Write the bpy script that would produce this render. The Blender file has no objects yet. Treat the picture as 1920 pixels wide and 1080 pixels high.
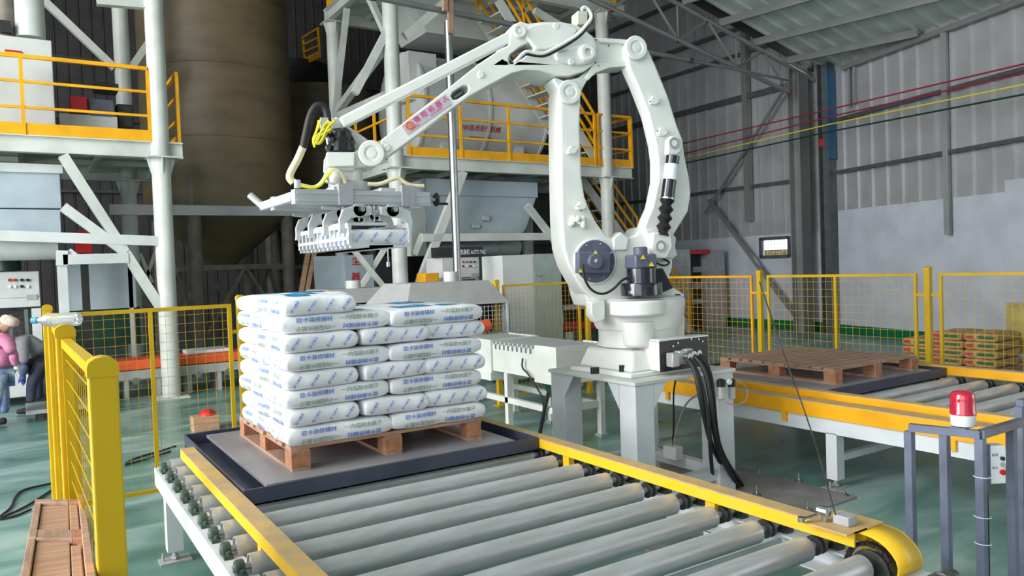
import bpy, math, random
from mathutils import Vector, Matrix
from mathutils.geometry import tessellate_polygon
random.seed(7)
C = bpy.context.scene.collection
R = math.radians
# ------------------------------------------------------------------ camera
FPX = 1424.95; CAMZ = 1.75
RT = Vector((.84073, -.540319, -.035053)); UP = Vector((.0443087, .0041336, .9990093)); FW = Vector((.5396386, .8414503, -.0274161))
cd = bpy.data.cameras.new('camera'); cam = bpy.data.objects.new('camera', cd); C.objects.link(cam)
m = Matrix((( RT.x, UP.x, -FW.x), (RT.y, UP.y, -FW.y), (RT.z, UP.z, -FW.z))).to_4x4()
m.translation = Vector((0, 0, CAMZ)); cam.matrix_world = m
cd.sensor_width = 36; cd.lens = FPX / 1920 * 36; cd.clip_start = .05; cd.clip_end = 300
bpy.context.scene.camera = cam
# ------------------------------------------------------------------ light
wd = bpy.data.worlds.new('world'); bpy.context.scene.world = wd; wd.use_nodes = True
bgn = wd.node_tree.nodes['Background']; bgn.inputs[0].default_value = (.93, .97, 1, 1); bgn.inputs[1].default_value = 2.7
ld = bpy.data.lights.new('door_daylight', 'AREA'); ld.shape = 'RECTANGLE'; ld.size = 14; ld.size_y = 5; ld.energy = 1750; ld.color = (1, .98, .95)
lo = bpy.data.objects.new('door_daylight', ld); C.objects.link(lo); lo.location = (-8.6, 5, 3.6); lo.rotation_euler = (0, R(-82), 0)      # daylight through the open left side
vs = bpy.context.scene.view_settings
vs.view_transform = 'Standard'; vs.look = 'None'; vs.gamma = 1; vs.use_curve_mapping = False; vs.exposure = 0.36
# ------------------------------------------------------------------ helpers
def ray(px, py): return RT * (px - 960) + UP * (540 - py) + FW * FPX
def P(px, py, X=None, Y=None, Z=None):
    d = ray(px, py)
    t = X / d.x if X is not None else Y / d.y if Y is not None else (Z - CAMZ) / d.z
    return Vector((0, 0, CAMZ)) + d * t
def PP(px, py, o, n):
    d = ray(px, py); c = Vector((0, 0, CAMZ)); n = Vector(n)
    return c + d * ((Vector(o) - c).dot(n) / d.dot(n))
def V(*a): return Vector(a)
def perp(d):
    d = d.normalized(); u = Vector((0, 0, 1)) if abs(d.z) < .9 else Vector((1, 0, 0))
    a = d.cross(u).normalized(); return a, a.cross(d).normalized()
class MB:
    def __init__(s): s.v = []; s.f = []; s.m = []
    def add(s, vs, fs, mi=0):
        k = len(s.v); s.v += [Vector(q) for q in vs]; s.f += [tuple(i + k for i in f) for f in fs]; s.m += [mi] * len(fs); return s
    def box(s, x0, x1, y0, y1, z0, z1, mi=0):
        v = [(x, y, z) for x in (x0, x1) for y in (y0, y1) for z in (z0, z1)]
        return s.add(v, [(0,1,3,2),(4,6,7,5),(0,4,5,1),(2,3,7,6),(0,2,6,4),(1,5,7,3)], mi)
    def obox(s, c, a, b, d, mi=0):      # centre and three half vectors
        c = Vector(c); v = [c + a*i + b*j + d*k for i in (-1,1) for j in (-1,1) for k in (-1,1)]
        return s.add(v, [(0,1,3,2),(4,6,7,5),(0,4,5,1),(2,3,7,6),(0,2,6,4),(1,5,7,3)], mi)
    def bar(s, p, q, w, h, mi=0, up=None):
        p = Vector(p); q = Vector(q); d = q - p
        if up is not None: a = d.cross(Vector(up)).normalized(); b = a.cross(d).normalized()
        else: a, b = perp(d)
        return s.obox((p+q)/2, d/2, a*w/2, b*h/2, mi)
    def ibeam(s, p, q, w, h, t=.014, up=(0,0,1), mi=0):
        p = Vector(p); q = Vector(q); d = q - p; a = d.cross(Vector(up)).normalized(); b = a.cross(d).normalized()
        s.obox((p+q)/2, d/2, a*t/2, b*(h/2-t), mi)
        for k in (-1, 1): s.obox((p+q)/2 + b*k*(h/2-t/2), d/2, a*w/2, b*t/2, mi)
        return s
    def ring(s, c, a, b, r, n): return [Vector(c) + a*(r*math.cos(2*math.pi*i/n)) + b*(r*math.sin(2*math.pi*i/n)) for i in range(n)]
    def lathe(s, prof, o, axis=(0,0,1), n=24, mi=0, cap=True):
        ax = Vector(axis).normalized(); a, b = perp(ax); v = []; f = []
        for r, h in prof: v += s.ring(Vector(o) + ax*h, a, b, max(r, 1e-4), n)
        for j in range(len(prof)-1):
            for i in range(n):
                i2 = (i+1) % n; f.append((j*n+i, j*n+i2, (j+1)*n+i2, (j+1)*n+i))
        if cap: f.append(tuple(range(n))[::-1]); f.append(tuple((len(prof)-1)*n+i for i in range(n)))
        return s.add(v, f, mi)
    def cyl(s, p, q, r, n=16, r2=None, mi=0):
        p = Vector(p); q = Vector(q); return s.lathe([(r, 0), (r if r2 is None else r2, (q-p).length)], p, q-p, n, mi)
    def pipe(s, pts, r, n=8, mi=0, smooth=0):
        pts = [Vector(q) for q in pts]
        for _ in range(smooth):
            o = [pts[0]]
            for i in range(len(pts)-1): o += [pts[i]*.75+pts[i+1]*.25, pts[i]*.25+pts[i+1]*.75]
            pts = o + [pts[-1]]
        v = []; f = []; a = None
        for i, q in enumerate(pts):
            d = (pts[min(i+1, len(pts)-1)] - pts[max(i-1, 0)]).normalized()
            if a is None: a, b = perp(d)
            else: a = (a - d*a.dot(d)).normalized(); b = a.cross(d).normalized()
            v += s.ring(q, a, b, r, n)
        for j in range(len(pts)-1):
            for i in range(n):
                i2 = (i+1) % n; f.append((j*n+i, j*n+i2, (j+1)*n+i2, (j+1)*n+i))
        f.append(tuple(range(n))[::-1]); f.append(tuple((len(pts)-1)*n+i for i in range(n)))
        return s.add(v, f, mi)
    def prism(s, pts, th, mi=0, holes=()):          # planar outline (world points) extruded by vector th
        loops = [[Vector(q) for q in pts]] + [[Vector(q) for q in h] for h in holes]; th = Vector(th)
        flat = [q for l in loops for q in l]; n = len(flat)
        if holes: tris = [tuple(t) for t in tessellate_polygon(loops)]
        else: tris = [tuple(range(n))]
        f = list(tris) + [tuple(i + n for i in t[::-1]) for t in tris]; k = 0
        for l in loops:
            for i in range(len(l)): j = (i+1) % len(l); f.append((k+i, k+j, n+k+j, n+k+i))
            k += len(l)
        return s.add(flat + [q + th for q in flat], f, mi)
    def build(s, name, mats, parent=None, smooth=True, bevel=0, origin=None, kind=None, seg=2, ang=35):
        base = wloc(parent) if parent is not None else Vector((0, 0, 0))
        org = Vector(origin) if origin is not None else base
        me = bpy.data.meshes.new(name); me.from_pydata([tuple(q - org) for q in s.v], [], s.f)
        if not isinstance(mats, (list, tuple)): mats = [mats]
        for x in mats: me.materials.append(x)
        if len(mats) > 1: me.polygons.foreach_set('material_index', s.m)
        bm = bmesh.new(); bm.from_mesh(me); bmesh.ops.recalc_face_normals(bm, faces=bm.faces); bm.to_mesh(me); bm.free()
        if smooth: me.shade_smooth(); me.set_sharp_from_angle(angle=R(ang))
        o = bpy.data.objects.new(name, me); C.objects.link(o); o.location = org - base
        if parent is not None: o.parent = parent
        if bevel:
            b = o.modifiers.new('bevel', 'BEVEL'); b.width = bevel; b.segments = seg; b.limit_method = 'ANGLE'; b.angle_limit = R(40)
        if kind: o['kind'] = kind
        return o
import bmesh
def wloc(o):
    p = Vector((0, 0, 0))
    while o is not None: p = p + o.location; o = o.parent
    return p
def tag(o, label, cat=None, group=None, kind=None):
    o['label'] = label
    if cat: o['category'] = cat
    if group: o['group'] = group
    if kind: o['kind'] = kind
    return o
def thing(name, label, cat, loc=(0, 0, 0), group=None):
    o = bpy.data.objects.new(name, None); C.objects.link(o); o.location = loc; o.empty_display_size = .1
    return tag(o, label, cat, group)
def kids(o): return [c for c in bpy.data.objects if c.parent == o]
def copy_tree(o, loc=None, rz=0, label=None, parent=None, group=None):
    c = o.copy(); C.objects.link(c)
    if parent is not None: c.parent = parent
    if loc is not None: c.location = loc; c.rotation_euler = (0, 0, rz)
    if label: c['label'] = label
    if group: c['group'] = group
    for ch in kids(o): copy_tree(ch, parent=c)
    return c
_fc = {}
def glyphs(txt, size=1.0, width=None):
    """triangulated text in a unit frame (x right, y up), centred; width scales it to a given length"""
    k = txt
    if k not in _fc:
        cu = bpy.data.curves.new('t', 'FONT'); cu.body = txt; cu.size = 1; cu.resolution_u = 2; cu.align_x = 'CENTER'; cu.align_y = 'CENTER'
        cu.offset = .012
        o = bpy.data.objects.new('t', cu); C.objects.link(o); dg = bpy.context.evaluated_depsgraph_get()
        me = bpy.data.meshes.new_from_object(o.evaluated_get(dg))
        _fc[k] = ([(v.co.x, v.co.y) for v in me.vertices], [tuple(p.vertices) for p in me.polygons])
        bpy.data.objects.remove(o); bpy.data.curves.remove(cu); bpy.data.meshes.remove(me)
    v, f = _fc[k]
    if not v: return [], []
    x0 = min(a for a, b in v); x1 = max(a for a, b in v)
    sx = width / (x1 - x0) if width else size
    cx = (x0 + x1) / 2
    return [((a-cx)*sx, b*(size if size else sx)) for a, b in v], f
def flat_text(mb, txt, o, ux, uy, size, mi=0, width=None):
    v, f = glyphs(txt, size, width); ux = Vector(ux); uy = Vector(uy)
    mb.add([Vector(o) + ux*a + uy*b for a, b in v], f, mi)
# ------------------------------------------------------------------ materials
M = {}
def mat(name, col, rough=.5, metal=0, var=.06, scale=6, bump=0, bscale=60, spec=.5, col2=None, trans=0, emit=None, alpha=1, coat=0, stretch=None):
    m = bpy.data.materials.new(name); m.use_nodes = True; nt = m.node_tree; N = nt.nodes; L = nt.links
    b = N['Principled BSDF']; b.inputs['Roughness'].default_value = rough; b.inputs['Metallic'].default_value = metal
    b.inputs['Specular IOR Level'].default_value = spec; b.inputs['Base Color'].default_value = (*col, 1)
    if coat: b.inputs['Coat Weight'].default_value = coat; b.inputs['Coat Roughness'].default_value = .12
    if trans: b.inputs['Transmission Weight'].default_value = trans
    if emit: b.inputs['Emission Color'].default_value = (*emit[:3], 1); b.inputs['Emission Strength'].default_value = emit[3]
    tc = N.new('ShaderNodeTexCoord'); src = tc.outputs['Object']
    if stretch:
        mp = N.new('ShaderNodeMapping'); mp.inputs['Scale'].default_value = stretch; L.new(src, mp.inputs[0]); src = mp.outputs[0]
    if var or col2:
        n = N.new('ShaderNodeTexNoise'); n.inputs['Scale'].default_value = scale; n.inputs['Detail'].default_value = 5; L.new(src, n.inputs['Vector'])
        mx = N.new('ShaderNodeMix'); mx.data_type = 'RGBA'
        c2 = col2 if col2 else tuple(max(0, c*(1-2.2*var)) for c in col)
        c1 = col if col2 else tuple(min(1, c*(1+var)) for c in col)
        mx.inputs[6].default_value = (*c1, 1); mx.inputs[7].default_value = (*c2, 1)
        rp = N.new('ShaderNodeValToRGB'); rp.color_ramp.elements[0].position = .38; rp.color_ramp.elements[1].position = .68
        L.new(n.outputs['Fac'], rp.inputs[0]); L.new(rp.outputs[0], mx.inputs[0]); L.new(mx.outputs[2], b.inputs['Base Color'])
    if bump:
        n2 = N.new('ShaderNodeTexNoise'); n2.inputs['Scale'].default_value = bscale; n2.inputs['Detail'].default_value = 3; L.new(src, n2.inputs['Vector'])
        bp = N.new('ShaderNodeBump'); bp.inputs['Strength'].default_value = bump; bp.inputs['Distance'].default_value = .01
        L.new(n2.outputs['Fac'], bp.inputs['Height']); L.new(bp.outputs[0], b.inputs['Normal'])
    M[name] = m; return m
mat('robot_white', (.80, .81, .775), .32, var=.02, bump=.03, bscale=40, coat=.2)
mat('frame_white', (.66, .69, .72), .42, var=.05, scale=3)
mat('steel_white', (.66, .68, .64), .45, var=.07, scale=2)
mat('yellow', (.66, .41, .004), .38, var=.05, scale=3)
mat('rail_yellow', (.84, .50, .008), .42, var=.1, scale=7, col2=(.82, .50, .03))
mat('rail_dust', (.62, .40, .13), .6, var=.1, scale=9, col2=(.44, .31, .2))
mat('orange_yellow', (.87, .40, .004), .42, var=.08, scale=3)
mat('roller', (.56, .565, .58), .38, metal=.3, var=.15, scale=5, stretch=(1, 6, 6), col2=(.45, .45, .45), bump=.03)
mat('slate', (.055, .065, .105), .34, var=.1, scale=4)
mat('plate', (.29, .275, .29), .42, var=.12, scale=2.5, col2=(.22, .21, .23))
mat('wood', (.52, .31, .20), .75, var=.25, scale=4, stretch=(1, 9, 9), col2=(.37, .21, .13), bump=.2, bscale=30)
mat('wood_b', (.43, .27, .20), .8, var=.25, scale=4, stretch=(9, 1, 9), col2=(.3, .17, .11), bump=.2, bscale=30)
mat('wood_end', (.46, .21, .11), .85, var=.25, scale=20, col2=(.3, .13, .07), bump=.3, bscale=50)
mat('bag', (.82, .83, .86), .5, var=.02, scale=12, bump=.8, bscale=13)
mat('ink_blue', (.10, .22, .62), .5, var=0)
mat('ink_green', (.27, .36, .30), .5, var=0)
mat('ink_cyan', (.0, .3, .62), .4, var=0)
mat('green_cast', (.02, .075, .05), .45, var=.3, scale=30, col2=(.12, .13, .12))
mat('dark_metal', (.09, .09, .09), .45, metal=.6, var=.2, scale=20)
mat('chrome', (.5, .51, .52), .28, metal=1, var=.05, scale=10)
mat('alu', (.40, .41, .43), .4, metal=.8, var=.08, scale=9)
mat('black', (.012, .012, .014), .35, var=.1)
mat('rubber', (.015, .015, .016), .55, var=.15)
mat('motor_blue', (.115, .12, .175), .4, var=.1)
mat('gray_plastic', (.4, .4, .43), .45, var=.05)
mat('silver_gray', (.46, .47, .47), .4, metal=.3, var=.08)
mat('hose_yellow', (.86, .74, .03), .35, var=.05)
mat('hose_beige', (.74, .66, .42), .5, var=.08)
mat('tape_white', (.8, .78, .68), .6, var=.08, scale=30, bump=.3)
mat('cast_alu', (.60, .61, .62), .42, metal=.15, var=.05)
mat('beam_alu', (.50, .51, .53), .38, metal=.25, var=.05)
mat('pipe_red', (.30, .02, .05), .5, var=.05)
mat('red', (.55, .012, .02), .4, var=.05)
mat('orange', (.8, .11, .03), .45, var=.05)
mat('dark_green', (.008, .05, .028), .4, var=.15)
# ------------------------------------------------------------------ floor, walls, roof
def floor_mat():
    m = bpy.data.materials.new('epoxy_floor'); m.use_nodes = True; N = m.node_tree.nodes; L = m.node_tree.links; b = N['Principled BSDF']
    tc = N.new('ShaderNodeTexCoord'); mp = N.new('ShaderNodeMapping'); mp.inputs['Scale'].default_value = (.5, 1.3, 1); mp.inputs['Rotation'].default_value = (0, 0, .5)
    L.new(tc.outputs['Object'], mp.inputs[0])
    n = N.new('ShaderNodeTexNoise'); n.inputs['Scale'].default_value = 1.6; n.inputs['Detail'].default_value = 8; n.inputs['Distortion'].default_value = .8; L.new(mp.outputs[0], n.inputs['Vector'])
    r = N.new('ShaderNodeValToRGB'); e = r.color_ramp.elements
    e[0].position = .3; e[0].color = (.06, .165, .135, 1); e[1].position = .75; e[1].color = (.40, .52, .50, 1)
    x = r.color_ramp.elements.new(.5); x.color = (.135, .27, .24, 1)
    L.new(n.outputs['Fac'], r.inputs[0]); L.new(r.outputs[0], b.inputs['Base Color'])
    r2 = N.new('ShaderNodeMapRange'); r2.inputs[3].default_value = .16; r2.inputs[4].default_value = .5; L.new(n.outputs['Fac'], r2.inputs[0]); L.new(r2.outputs[0], b.inputs['Roughness'])
    return m
fl = MB().box(-30, 40, -25, 45, -.2, 0).build('floor', floor_mat(), smooth=False); tag(fl, 'worn glossy green epoxy factory floor', kind='structure')
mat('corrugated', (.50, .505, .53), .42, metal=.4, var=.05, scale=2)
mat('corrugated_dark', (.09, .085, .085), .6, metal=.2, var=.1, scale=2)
mat('roof_sheet', (.62, .67, .64), .5, metal=.1, var=.06, scale=2)
mat('plaster', (.52, .55, .62), .8, var=.05, scale=2)
mat('green_stripe', (.0, .14, .05), .5, var=.05)
mat('girt', (.11, .12, .125), .5, metal=.3, var=.1)
mat('galv', (.27, .285, .285), .45, metal=.4, var=.05, scale=2)
mat('red_primer', (.33, .05, .03), .6, var=.2, scale=20)
mat('blue_paint', (.02, .12, .24), .5, var=.1)
def corrugate(o, u, L_, w, H0, H1, nrm, pitch=.34, d=.04, th=.01):
    """trapezoid ribs: o start, u run direction, w rise direction, H0/H1 heights at both ends"""
    mb = MB(); o = V(*o); u = V(*u).normalized(); w = V(*w).normalized(); n = V(*nrm).normalized()
    prof = []; x = 0
    while x < L_: prof += [(x, 0), (x+pitch*.78, 0), (x+pitch*.84, d), (x+pitch*.94, d)]; x += pitch
    prof.append((L_, 0)); prof = [q for q in prof if q[0] <= L_]
    vs = []
    for x, h in prof:
        t = x / L_; vs += [o + u*x + n*h, o + u*x + n*h + w*(H0+(H1-H0)*t)]
    fs = [(2*i, 2*i+2, 2*i+3, 2*i+1) for i in range(len(prof)-1)]
    mb.add(vs, fs); vs2 = [q - n*th for q in vs]; mb.add(vs2, [f[::-1] for f in fs]); return mb
XW = 15.6; YK = 11.0                                 # right wall, kinked at the column
uB = V(.255, .967, 0); B0 = V(XW, YK, 0) - uB*14     # near part of the wall runs a little inwards
ZP = 2.35
nB = V(-uB.y, uB.x, 0)
# far right part, with the window cut out
wp = [P(1428, 485, X=XW), P(1480, 446, X=XW)]
wy0, wy1, wz0, wz1 = wp[1].y, wp[0].y, wp[0].z+.05, wp[1].z
wall = MB(); t = .12
for y0, y1, z0, z1 in ((YK, wy0, 0, ZP), (wy1, 24, 0, ZP), (wy0, wy1, 0, wz0), (wy0, wy1, wz1, ZP)):
    wall.box(XW, XW+t, y0, y1, z0, z1)
wr = wall.build('wall_right', M['plaster'], smooth=False); tag(wr, 'long right wall, pale plaster below grey corrugated sheet', kind='structure')
cs = corrugate((XW-.003, YK, ZP-.02), (0, 1, 0), 13, (0, 0, 1), 8.2, 8.2, (-1, 0, 0)).build('corrugated_sheet', M['corrugated'], wr, smooth=False)
MB().box(XW-.012, XW, YK, 24, 0, .22).build('skirting_stripe', M['green_stripe'], wr, smooth=False)
w2 = MB().prism([B0, B0+uB*14, B0+uB*14+V(0,0,2.78), B0+V(0,0,2.78)], -nB*.12).build('wall_near_right', M['plaster'], smooth=False); tag(w2, 'near part of the right wall, plaster below tall corrugated sheet', kind='structure')
corrugate(B0+V(0,0,2.76)+nB*.003, uB, 14, (0, 0, 1), 3.8, 3.4, nB, pitch=.4).build('corrugated_sheet', M['corrugated'], w2, smooth=False)
MB().prism([B0+nB*.012, B0+uB*14+nB*.012, B0+uB*14+nB*.012+V(0,0,.2), B0+nB*.012+V(0,0,.2)], -nB*.011).build('skirting_stripe', M['green_stripe'], w2, smooth=False)
pB = B0+uB*14
def QB(px, py, off=.0): return PP(px, py, pB + nB*off, nB)
# slightly proud plaster pier at the right edge of the picture
q = QB(1885, 412, .05); q2 = QB(1925, 405, .05)
q0 = V(q.x, q.y, 0); k = uB * -2.2
MB().prism([q0, q0+k, q0+k+V(0,0,2.95), q0+V(0,0,2.95)], -nB*.1).build('wall_pier', M['plaster'], w2, smooth=False)
for py0, py1 in (((1571, 322), (1915, 262)), ((1571, 222), (1915, 134))):
    a = QB(*py0, .1); b = QB(*py1, .1); a.z = b.z = (a.z+b.z)/2; MB().bar(a, b + (b-a)*.6, .1, .07).build('girt', M['girt'], w2, smooth=False)
for px, y0, y1 in ((1770, 60, 440),):
    a = QB(px, y0, .12); b = QB(px+6, y1, .12); b.x, b.y = a.x, a.y; MB().bar(a, b, .1, .09).build('wind_post', M['galv'], w2, smooth=False)
a = QB(1590, 120, .1)
for dx in (0, .16): MB().bar(a - uB*(dx+.02), V(a.x, a.y, QB(1575, 205, .1).z) - uB*(dx+.02), .05, .04).build('wind_post', M['galv'], w2, smooth=False)
for z, hh in ((7.6, .1), (8.9, .1), (P(1360, 193, X=XW).z, .14), (P(1360, 357, X=XW).z, .08), (P(1400, 100, X=XW).z, .08)):
    MB().box(XW-.12, XW-.04, YK+.3, 23.9, z-hh/2, z+hh/2).build('girt', M['girt'], wr, smooth=False)
for y in (P(1408, 300, X=XW).y, 19.5):
    MB().box(XW-.2, XW-.05, y-.08, y+.08, 2.7, 10.4).build('wind_post', M['galv'], wr, smooth=False)
# pipes and cables along the wall
for nm, mt, r, pts in (('red_pipe', 'pipe_red', .016, ((1362, 250), (1560, 204), (1920, 120))), ('red_pipe', 'pipe_red', .016, ((1362, 268), (1560, 218), (1920, 138))),
                       ('yellow_pipe', 'hose_yellow', .012, ((1362, 278), (1560, 232), (1920, 158))), ('green_pipe', 'dark_green', .018, ((1362, 289), (1560, 246), (1920, 177)))):
    p = [PP(*pts[0], V(XW-.85, YK, 0), V(1, 0, 0)), QB(*pts[1], .8), QB(*pts[2], .6)]
    o = MB().pipe([p[0]+(p[0]-p[1])*.8] + p + [p[2]+(p[2]-p[1])*.3], r, 6).build(nm, M[mt], smooth=True)
    o['category'] = 'pipe'
    o['label'] = {'red_pipe': 'thin red pipe running high along the grey right wall', 'yellow_pipe': 'thin yellow line strung along the corrugated right wall', 'green_pipe': 'thin dark green pipe along the corrugated right wall'}[nm]
ps = [o for o in C.objects if o.name.startswith('red_pipe')]
ps[0]['label'] = 'upper of the two thin red pipes high on the right wall'; ps[1]['label'] = 'lower of the two thin red pipes high on the right wall'
# columns at the kink
def hcol(x, y, z1, w, d, mt, lab, name='steel_column'):
    o = MB(); o.box(x-w/2, x+w/2, y-d/2, y-d/2+.02, 0, z1); o.box(x-w/2, x+w/2, y+d/2-.02, y+d/2, 0, z1); o.box(x-.008, x+.008, y-d/2+.02, y+d/2-.02, 0, z1)
    return tag(o.build(name, mt, origin=(x, y, 0), smooth=False), lab, 'column')
c1 = P(1502, 560, Z=.55); hcol(15.08, 11.12, 6.1, .34, .3, M['galv'], 'grey steel roof column left of the pair by the right wall')
hcol(15.3, 10.55, 6.05, .28, .26, M['girt'], 'dark steel roof column right of the pair by the right wall')
bl = MB(); bl.box(15.1, 15.4, 10.38, 10.41, 3.9, 5.9); tag(bl.build('blue_banner', M['blue_paint'], origin=(15.3, 10.4, 3.9), smooth=False), 'blue painted panel high on the dark column', 'panel')
rb_ = P(1541, 268, Y=10.38); tag(MB().box(rb_.x-.06, rb_.x+.06, 10.36, 10.4, rb_.z-.08, rb_.z+.08).build('red_bracket', M['red'], origin=rb_, smooth=False), 'small red bracket under the blue panel on the dark column', 'bracket')
# knee brace from wall to column foot
for a, b, w in (((1330, 375), (1490, 590), .09), ((1480, 152), (1322, 400), .06)):
    pa = P(*a, X=15.3); pb = P(*b, X=15.3)
    tag(MB().bar(pa, pb, w, w).build('wall_brace', M['galv'], origin=pa, smooth=False), 'long diagonal steel brace falling to the column foot' if w > .06 else 'thin diagonal brace rising across the corrugated wall', 'brace')
# window
wn = thing('window_1', 'small bright barred window low in the right wall', 'window', (XW, (wy0+wy1)/2, wz0)); wn['kind'] = 'structure'; del wn['category']
f = MB()
for a in ((wy0-.04, wy0+.03, wz0-.04, wz1+.04), (wy1-.03, wy1+.04, wz0-.04, wz1+.04), (wy0, wy1, wz0-.05, wz0+.03), (wy0, wy1, wz1-.03, wz1+.05)): f.box(XW-.04, XW+.03, *a)
f.build('window_frame', M['girt'], wn, smooth=False)
b = MB(); n = 9
for i in range(1, n): y = wy0+(wy1-wy0)*i/n; b.box(XW+.04, XW+.046, y-.004, y+.004, wz0, wz1)
for i in range(1, 6): z = wz0+(wz1-wz0)*i/6; b.box(XW+.04, XW+.046, wy0, wy1, z-.004, z+.004)
b.build('window_bars', M['girt'], wn, smooth=False, kind='stuff')
g = mat('glass', (.9, .95, .95), .05, var=0, trans=1)
MB().box(XW+.06, XW+.065, wy0, wy1, wz0, wz1).build('pane', g, wn, smooth=False)
SL = .25
def zr(x): return 10.5 + (XW - x) * .08
def XB(y): return XW - (YK - y) * .2637 if y < YK else XW
def zn(x, y): return 6.03 + SL*(XB(y) - x)
# other walls
def plain_wall(name, lab, o, u, L_, h, nrm):
    w = corrugate(o, u, L_, (0, 0, 1), zr(o[0]), zr(o[0]+L_), nrm, pitch=.3).build(name, M['corrugated_dark'], smooth=False); return tag(w, lab, kind='structure')
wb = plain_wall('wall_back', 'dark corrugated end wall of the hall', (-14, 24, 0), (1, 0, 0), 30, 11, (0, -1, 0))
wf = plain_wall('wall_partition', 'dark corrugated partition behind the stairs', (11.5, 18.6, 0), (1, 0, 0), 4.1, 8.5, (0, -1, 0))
for z in (2.4, 3.9, 5.2, 6.4):
    MB().box(11.5, 15.5, 18.45, 18.52, z, z+.07).build('girt', M['girt'], wf, smooth=False)
for z in (4.2, 6.2, 7.8): MB().box(-14, 15.5, 23.8, 23.9, z, z+.08).build('girt', M['girt'], wb, smooth=False)
wfr = corrugate((-9, -9.5, 0), (1, 0, 0), 22, (0, 0, 1), 10.5, 7, (0, 1, 0), pitch=.25).build('front_light_block', M['corrugated'], smooth=False); tag(wfr, 'unseen corrugated wall added behind the viewpoint to cut front light', kind='structure')  # added out of view to cut the light coming from the front
wl = corrugate((-9, 11.1, 0), (0, 1, 0), 12.9, (0, 0, 1), 12, 12, (1, 0, 0), pitch=.3).build('left_light_block', M['corrugated_dark'], smooth=False); tag(wl, 'unseen dark corrugated wall added at the left to darken the far hall', kind='structure')  # added out of view so the far part of the hall gets less light
# roof: falls 10 degrees towards the right wall
ro = MB()
pitch = .42; d = .05; y = -9; prof = []
while y < 24.2: prof += [(y, 0), (y+pitch*.76, 0), (y+pitch*.82, -d), (y+pitch*.94, -d)]; y += pitch
vs_ = []
for yy, h in prof: z_ = (lambda x: zn(x, yy)) if yy < YK else zr; xe = XB(yy)+.25; vs_ += [(-9, yy, z_(-9)+h), (xe, yy, z_(xe)+h)]
ro.add(vs_, [(2*i, 2*i+2, 2*i+3, 2*i+1) for i in range(len(prof)-1)])
ro.add([(a, b_, c_+.05) for a, b_, c_ in vs_], [(2*i, 2*i+1, 2*i+3, 2*i+2) for i in range(len(prof)-1)])
cl = ro.build('ceiling', M['roof_sheet'], smooth=False); tag(cl, 'sloping grey-green corrugated roof sheets over the hall', kind='structure')
xs = [P(1482, 83, Z=6.45).x, P(1415, 52, Z=6.6).x]
for x in [14.57-1.07*k for k in range(21)]:
    y_ = max(-9, YK-(15.35-x)/.2637); MB().bar((x, y_, zn(x, y_)-.14), (x, YK, zn(x, YK)-.14), .06, .15).build('purlin', M['galv'], cl, smooth=False)
# trusses across the hall
def truss(y, x0, x1):
    top = MB(); zt = lambda x: zn(x, YK) - .24 + (0 if y < 12 else zr(x)-zn(x, YK)); zb = lambda x: zt(x) - .55 - max(0, (XW-x))*.04
    top.cyl((x0, y, zt(x0)), (x1, y, zt(x1)), .05, 8).build('truss_chord', M['galv'], cl)
    MB().cyl((x0, y, zb(x0)), (x1-.9, y, zb(x1-.9)), .05, 8).build('truss_chord', M['galv'], cl)
    w = MB(); nd = MB(); x = x1 - .9; k = 0; pts = []
    while x > x0: pts.append((x, y, zb(x) if k % 2 == 0 else zt(x))); x -= .85; k += 1
    w2_ = MB()
    for a, b in zip(pts, pts[1:]): w2_.cyl(a, b, .028, 6)
    for p_ in pts:
        if p_[2] == zb(p_[0]): w2_.cyl(p_, (p_[0], y, zt(p_[0])), .02, 6)
    w2_.build('truss_web', M['galv'], cl, kind='stuff')
    for p_ in pts: nd.obox(p_, V(.07, 0, 0), V(0, .03, 0), V(0, 0, .05))
    nd.build('node_plate', M['red_primer'], cl, smooth=False, kind='stuff')
for y, x0 in ((11.0, -6), (17.5, -6)): truss(y, x0, 15.5)
st_ = MB(); st_.prism([(XW, YK+.06, zn(XW, YK)), (-9, YK+.06, zn(-9, YK)), (-9, YK+.06, zr(-9)), (XW, YK+.06, zr(XW))], (0, .03, 0)); st_.build('step_light_block', M['corrugated_dark'], cl, smooth=False)  # unseen panel added over the roof step to keep light from leaking in
fl_ = MB()
a = QB(1580, 128, .12); b = QB(1915, 2, .12); fl_.bar(a, b+(b-a)*.5, .12, .1)
fl_.build('eave_beam', M['galv'], cl, smooth=False)
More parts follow.
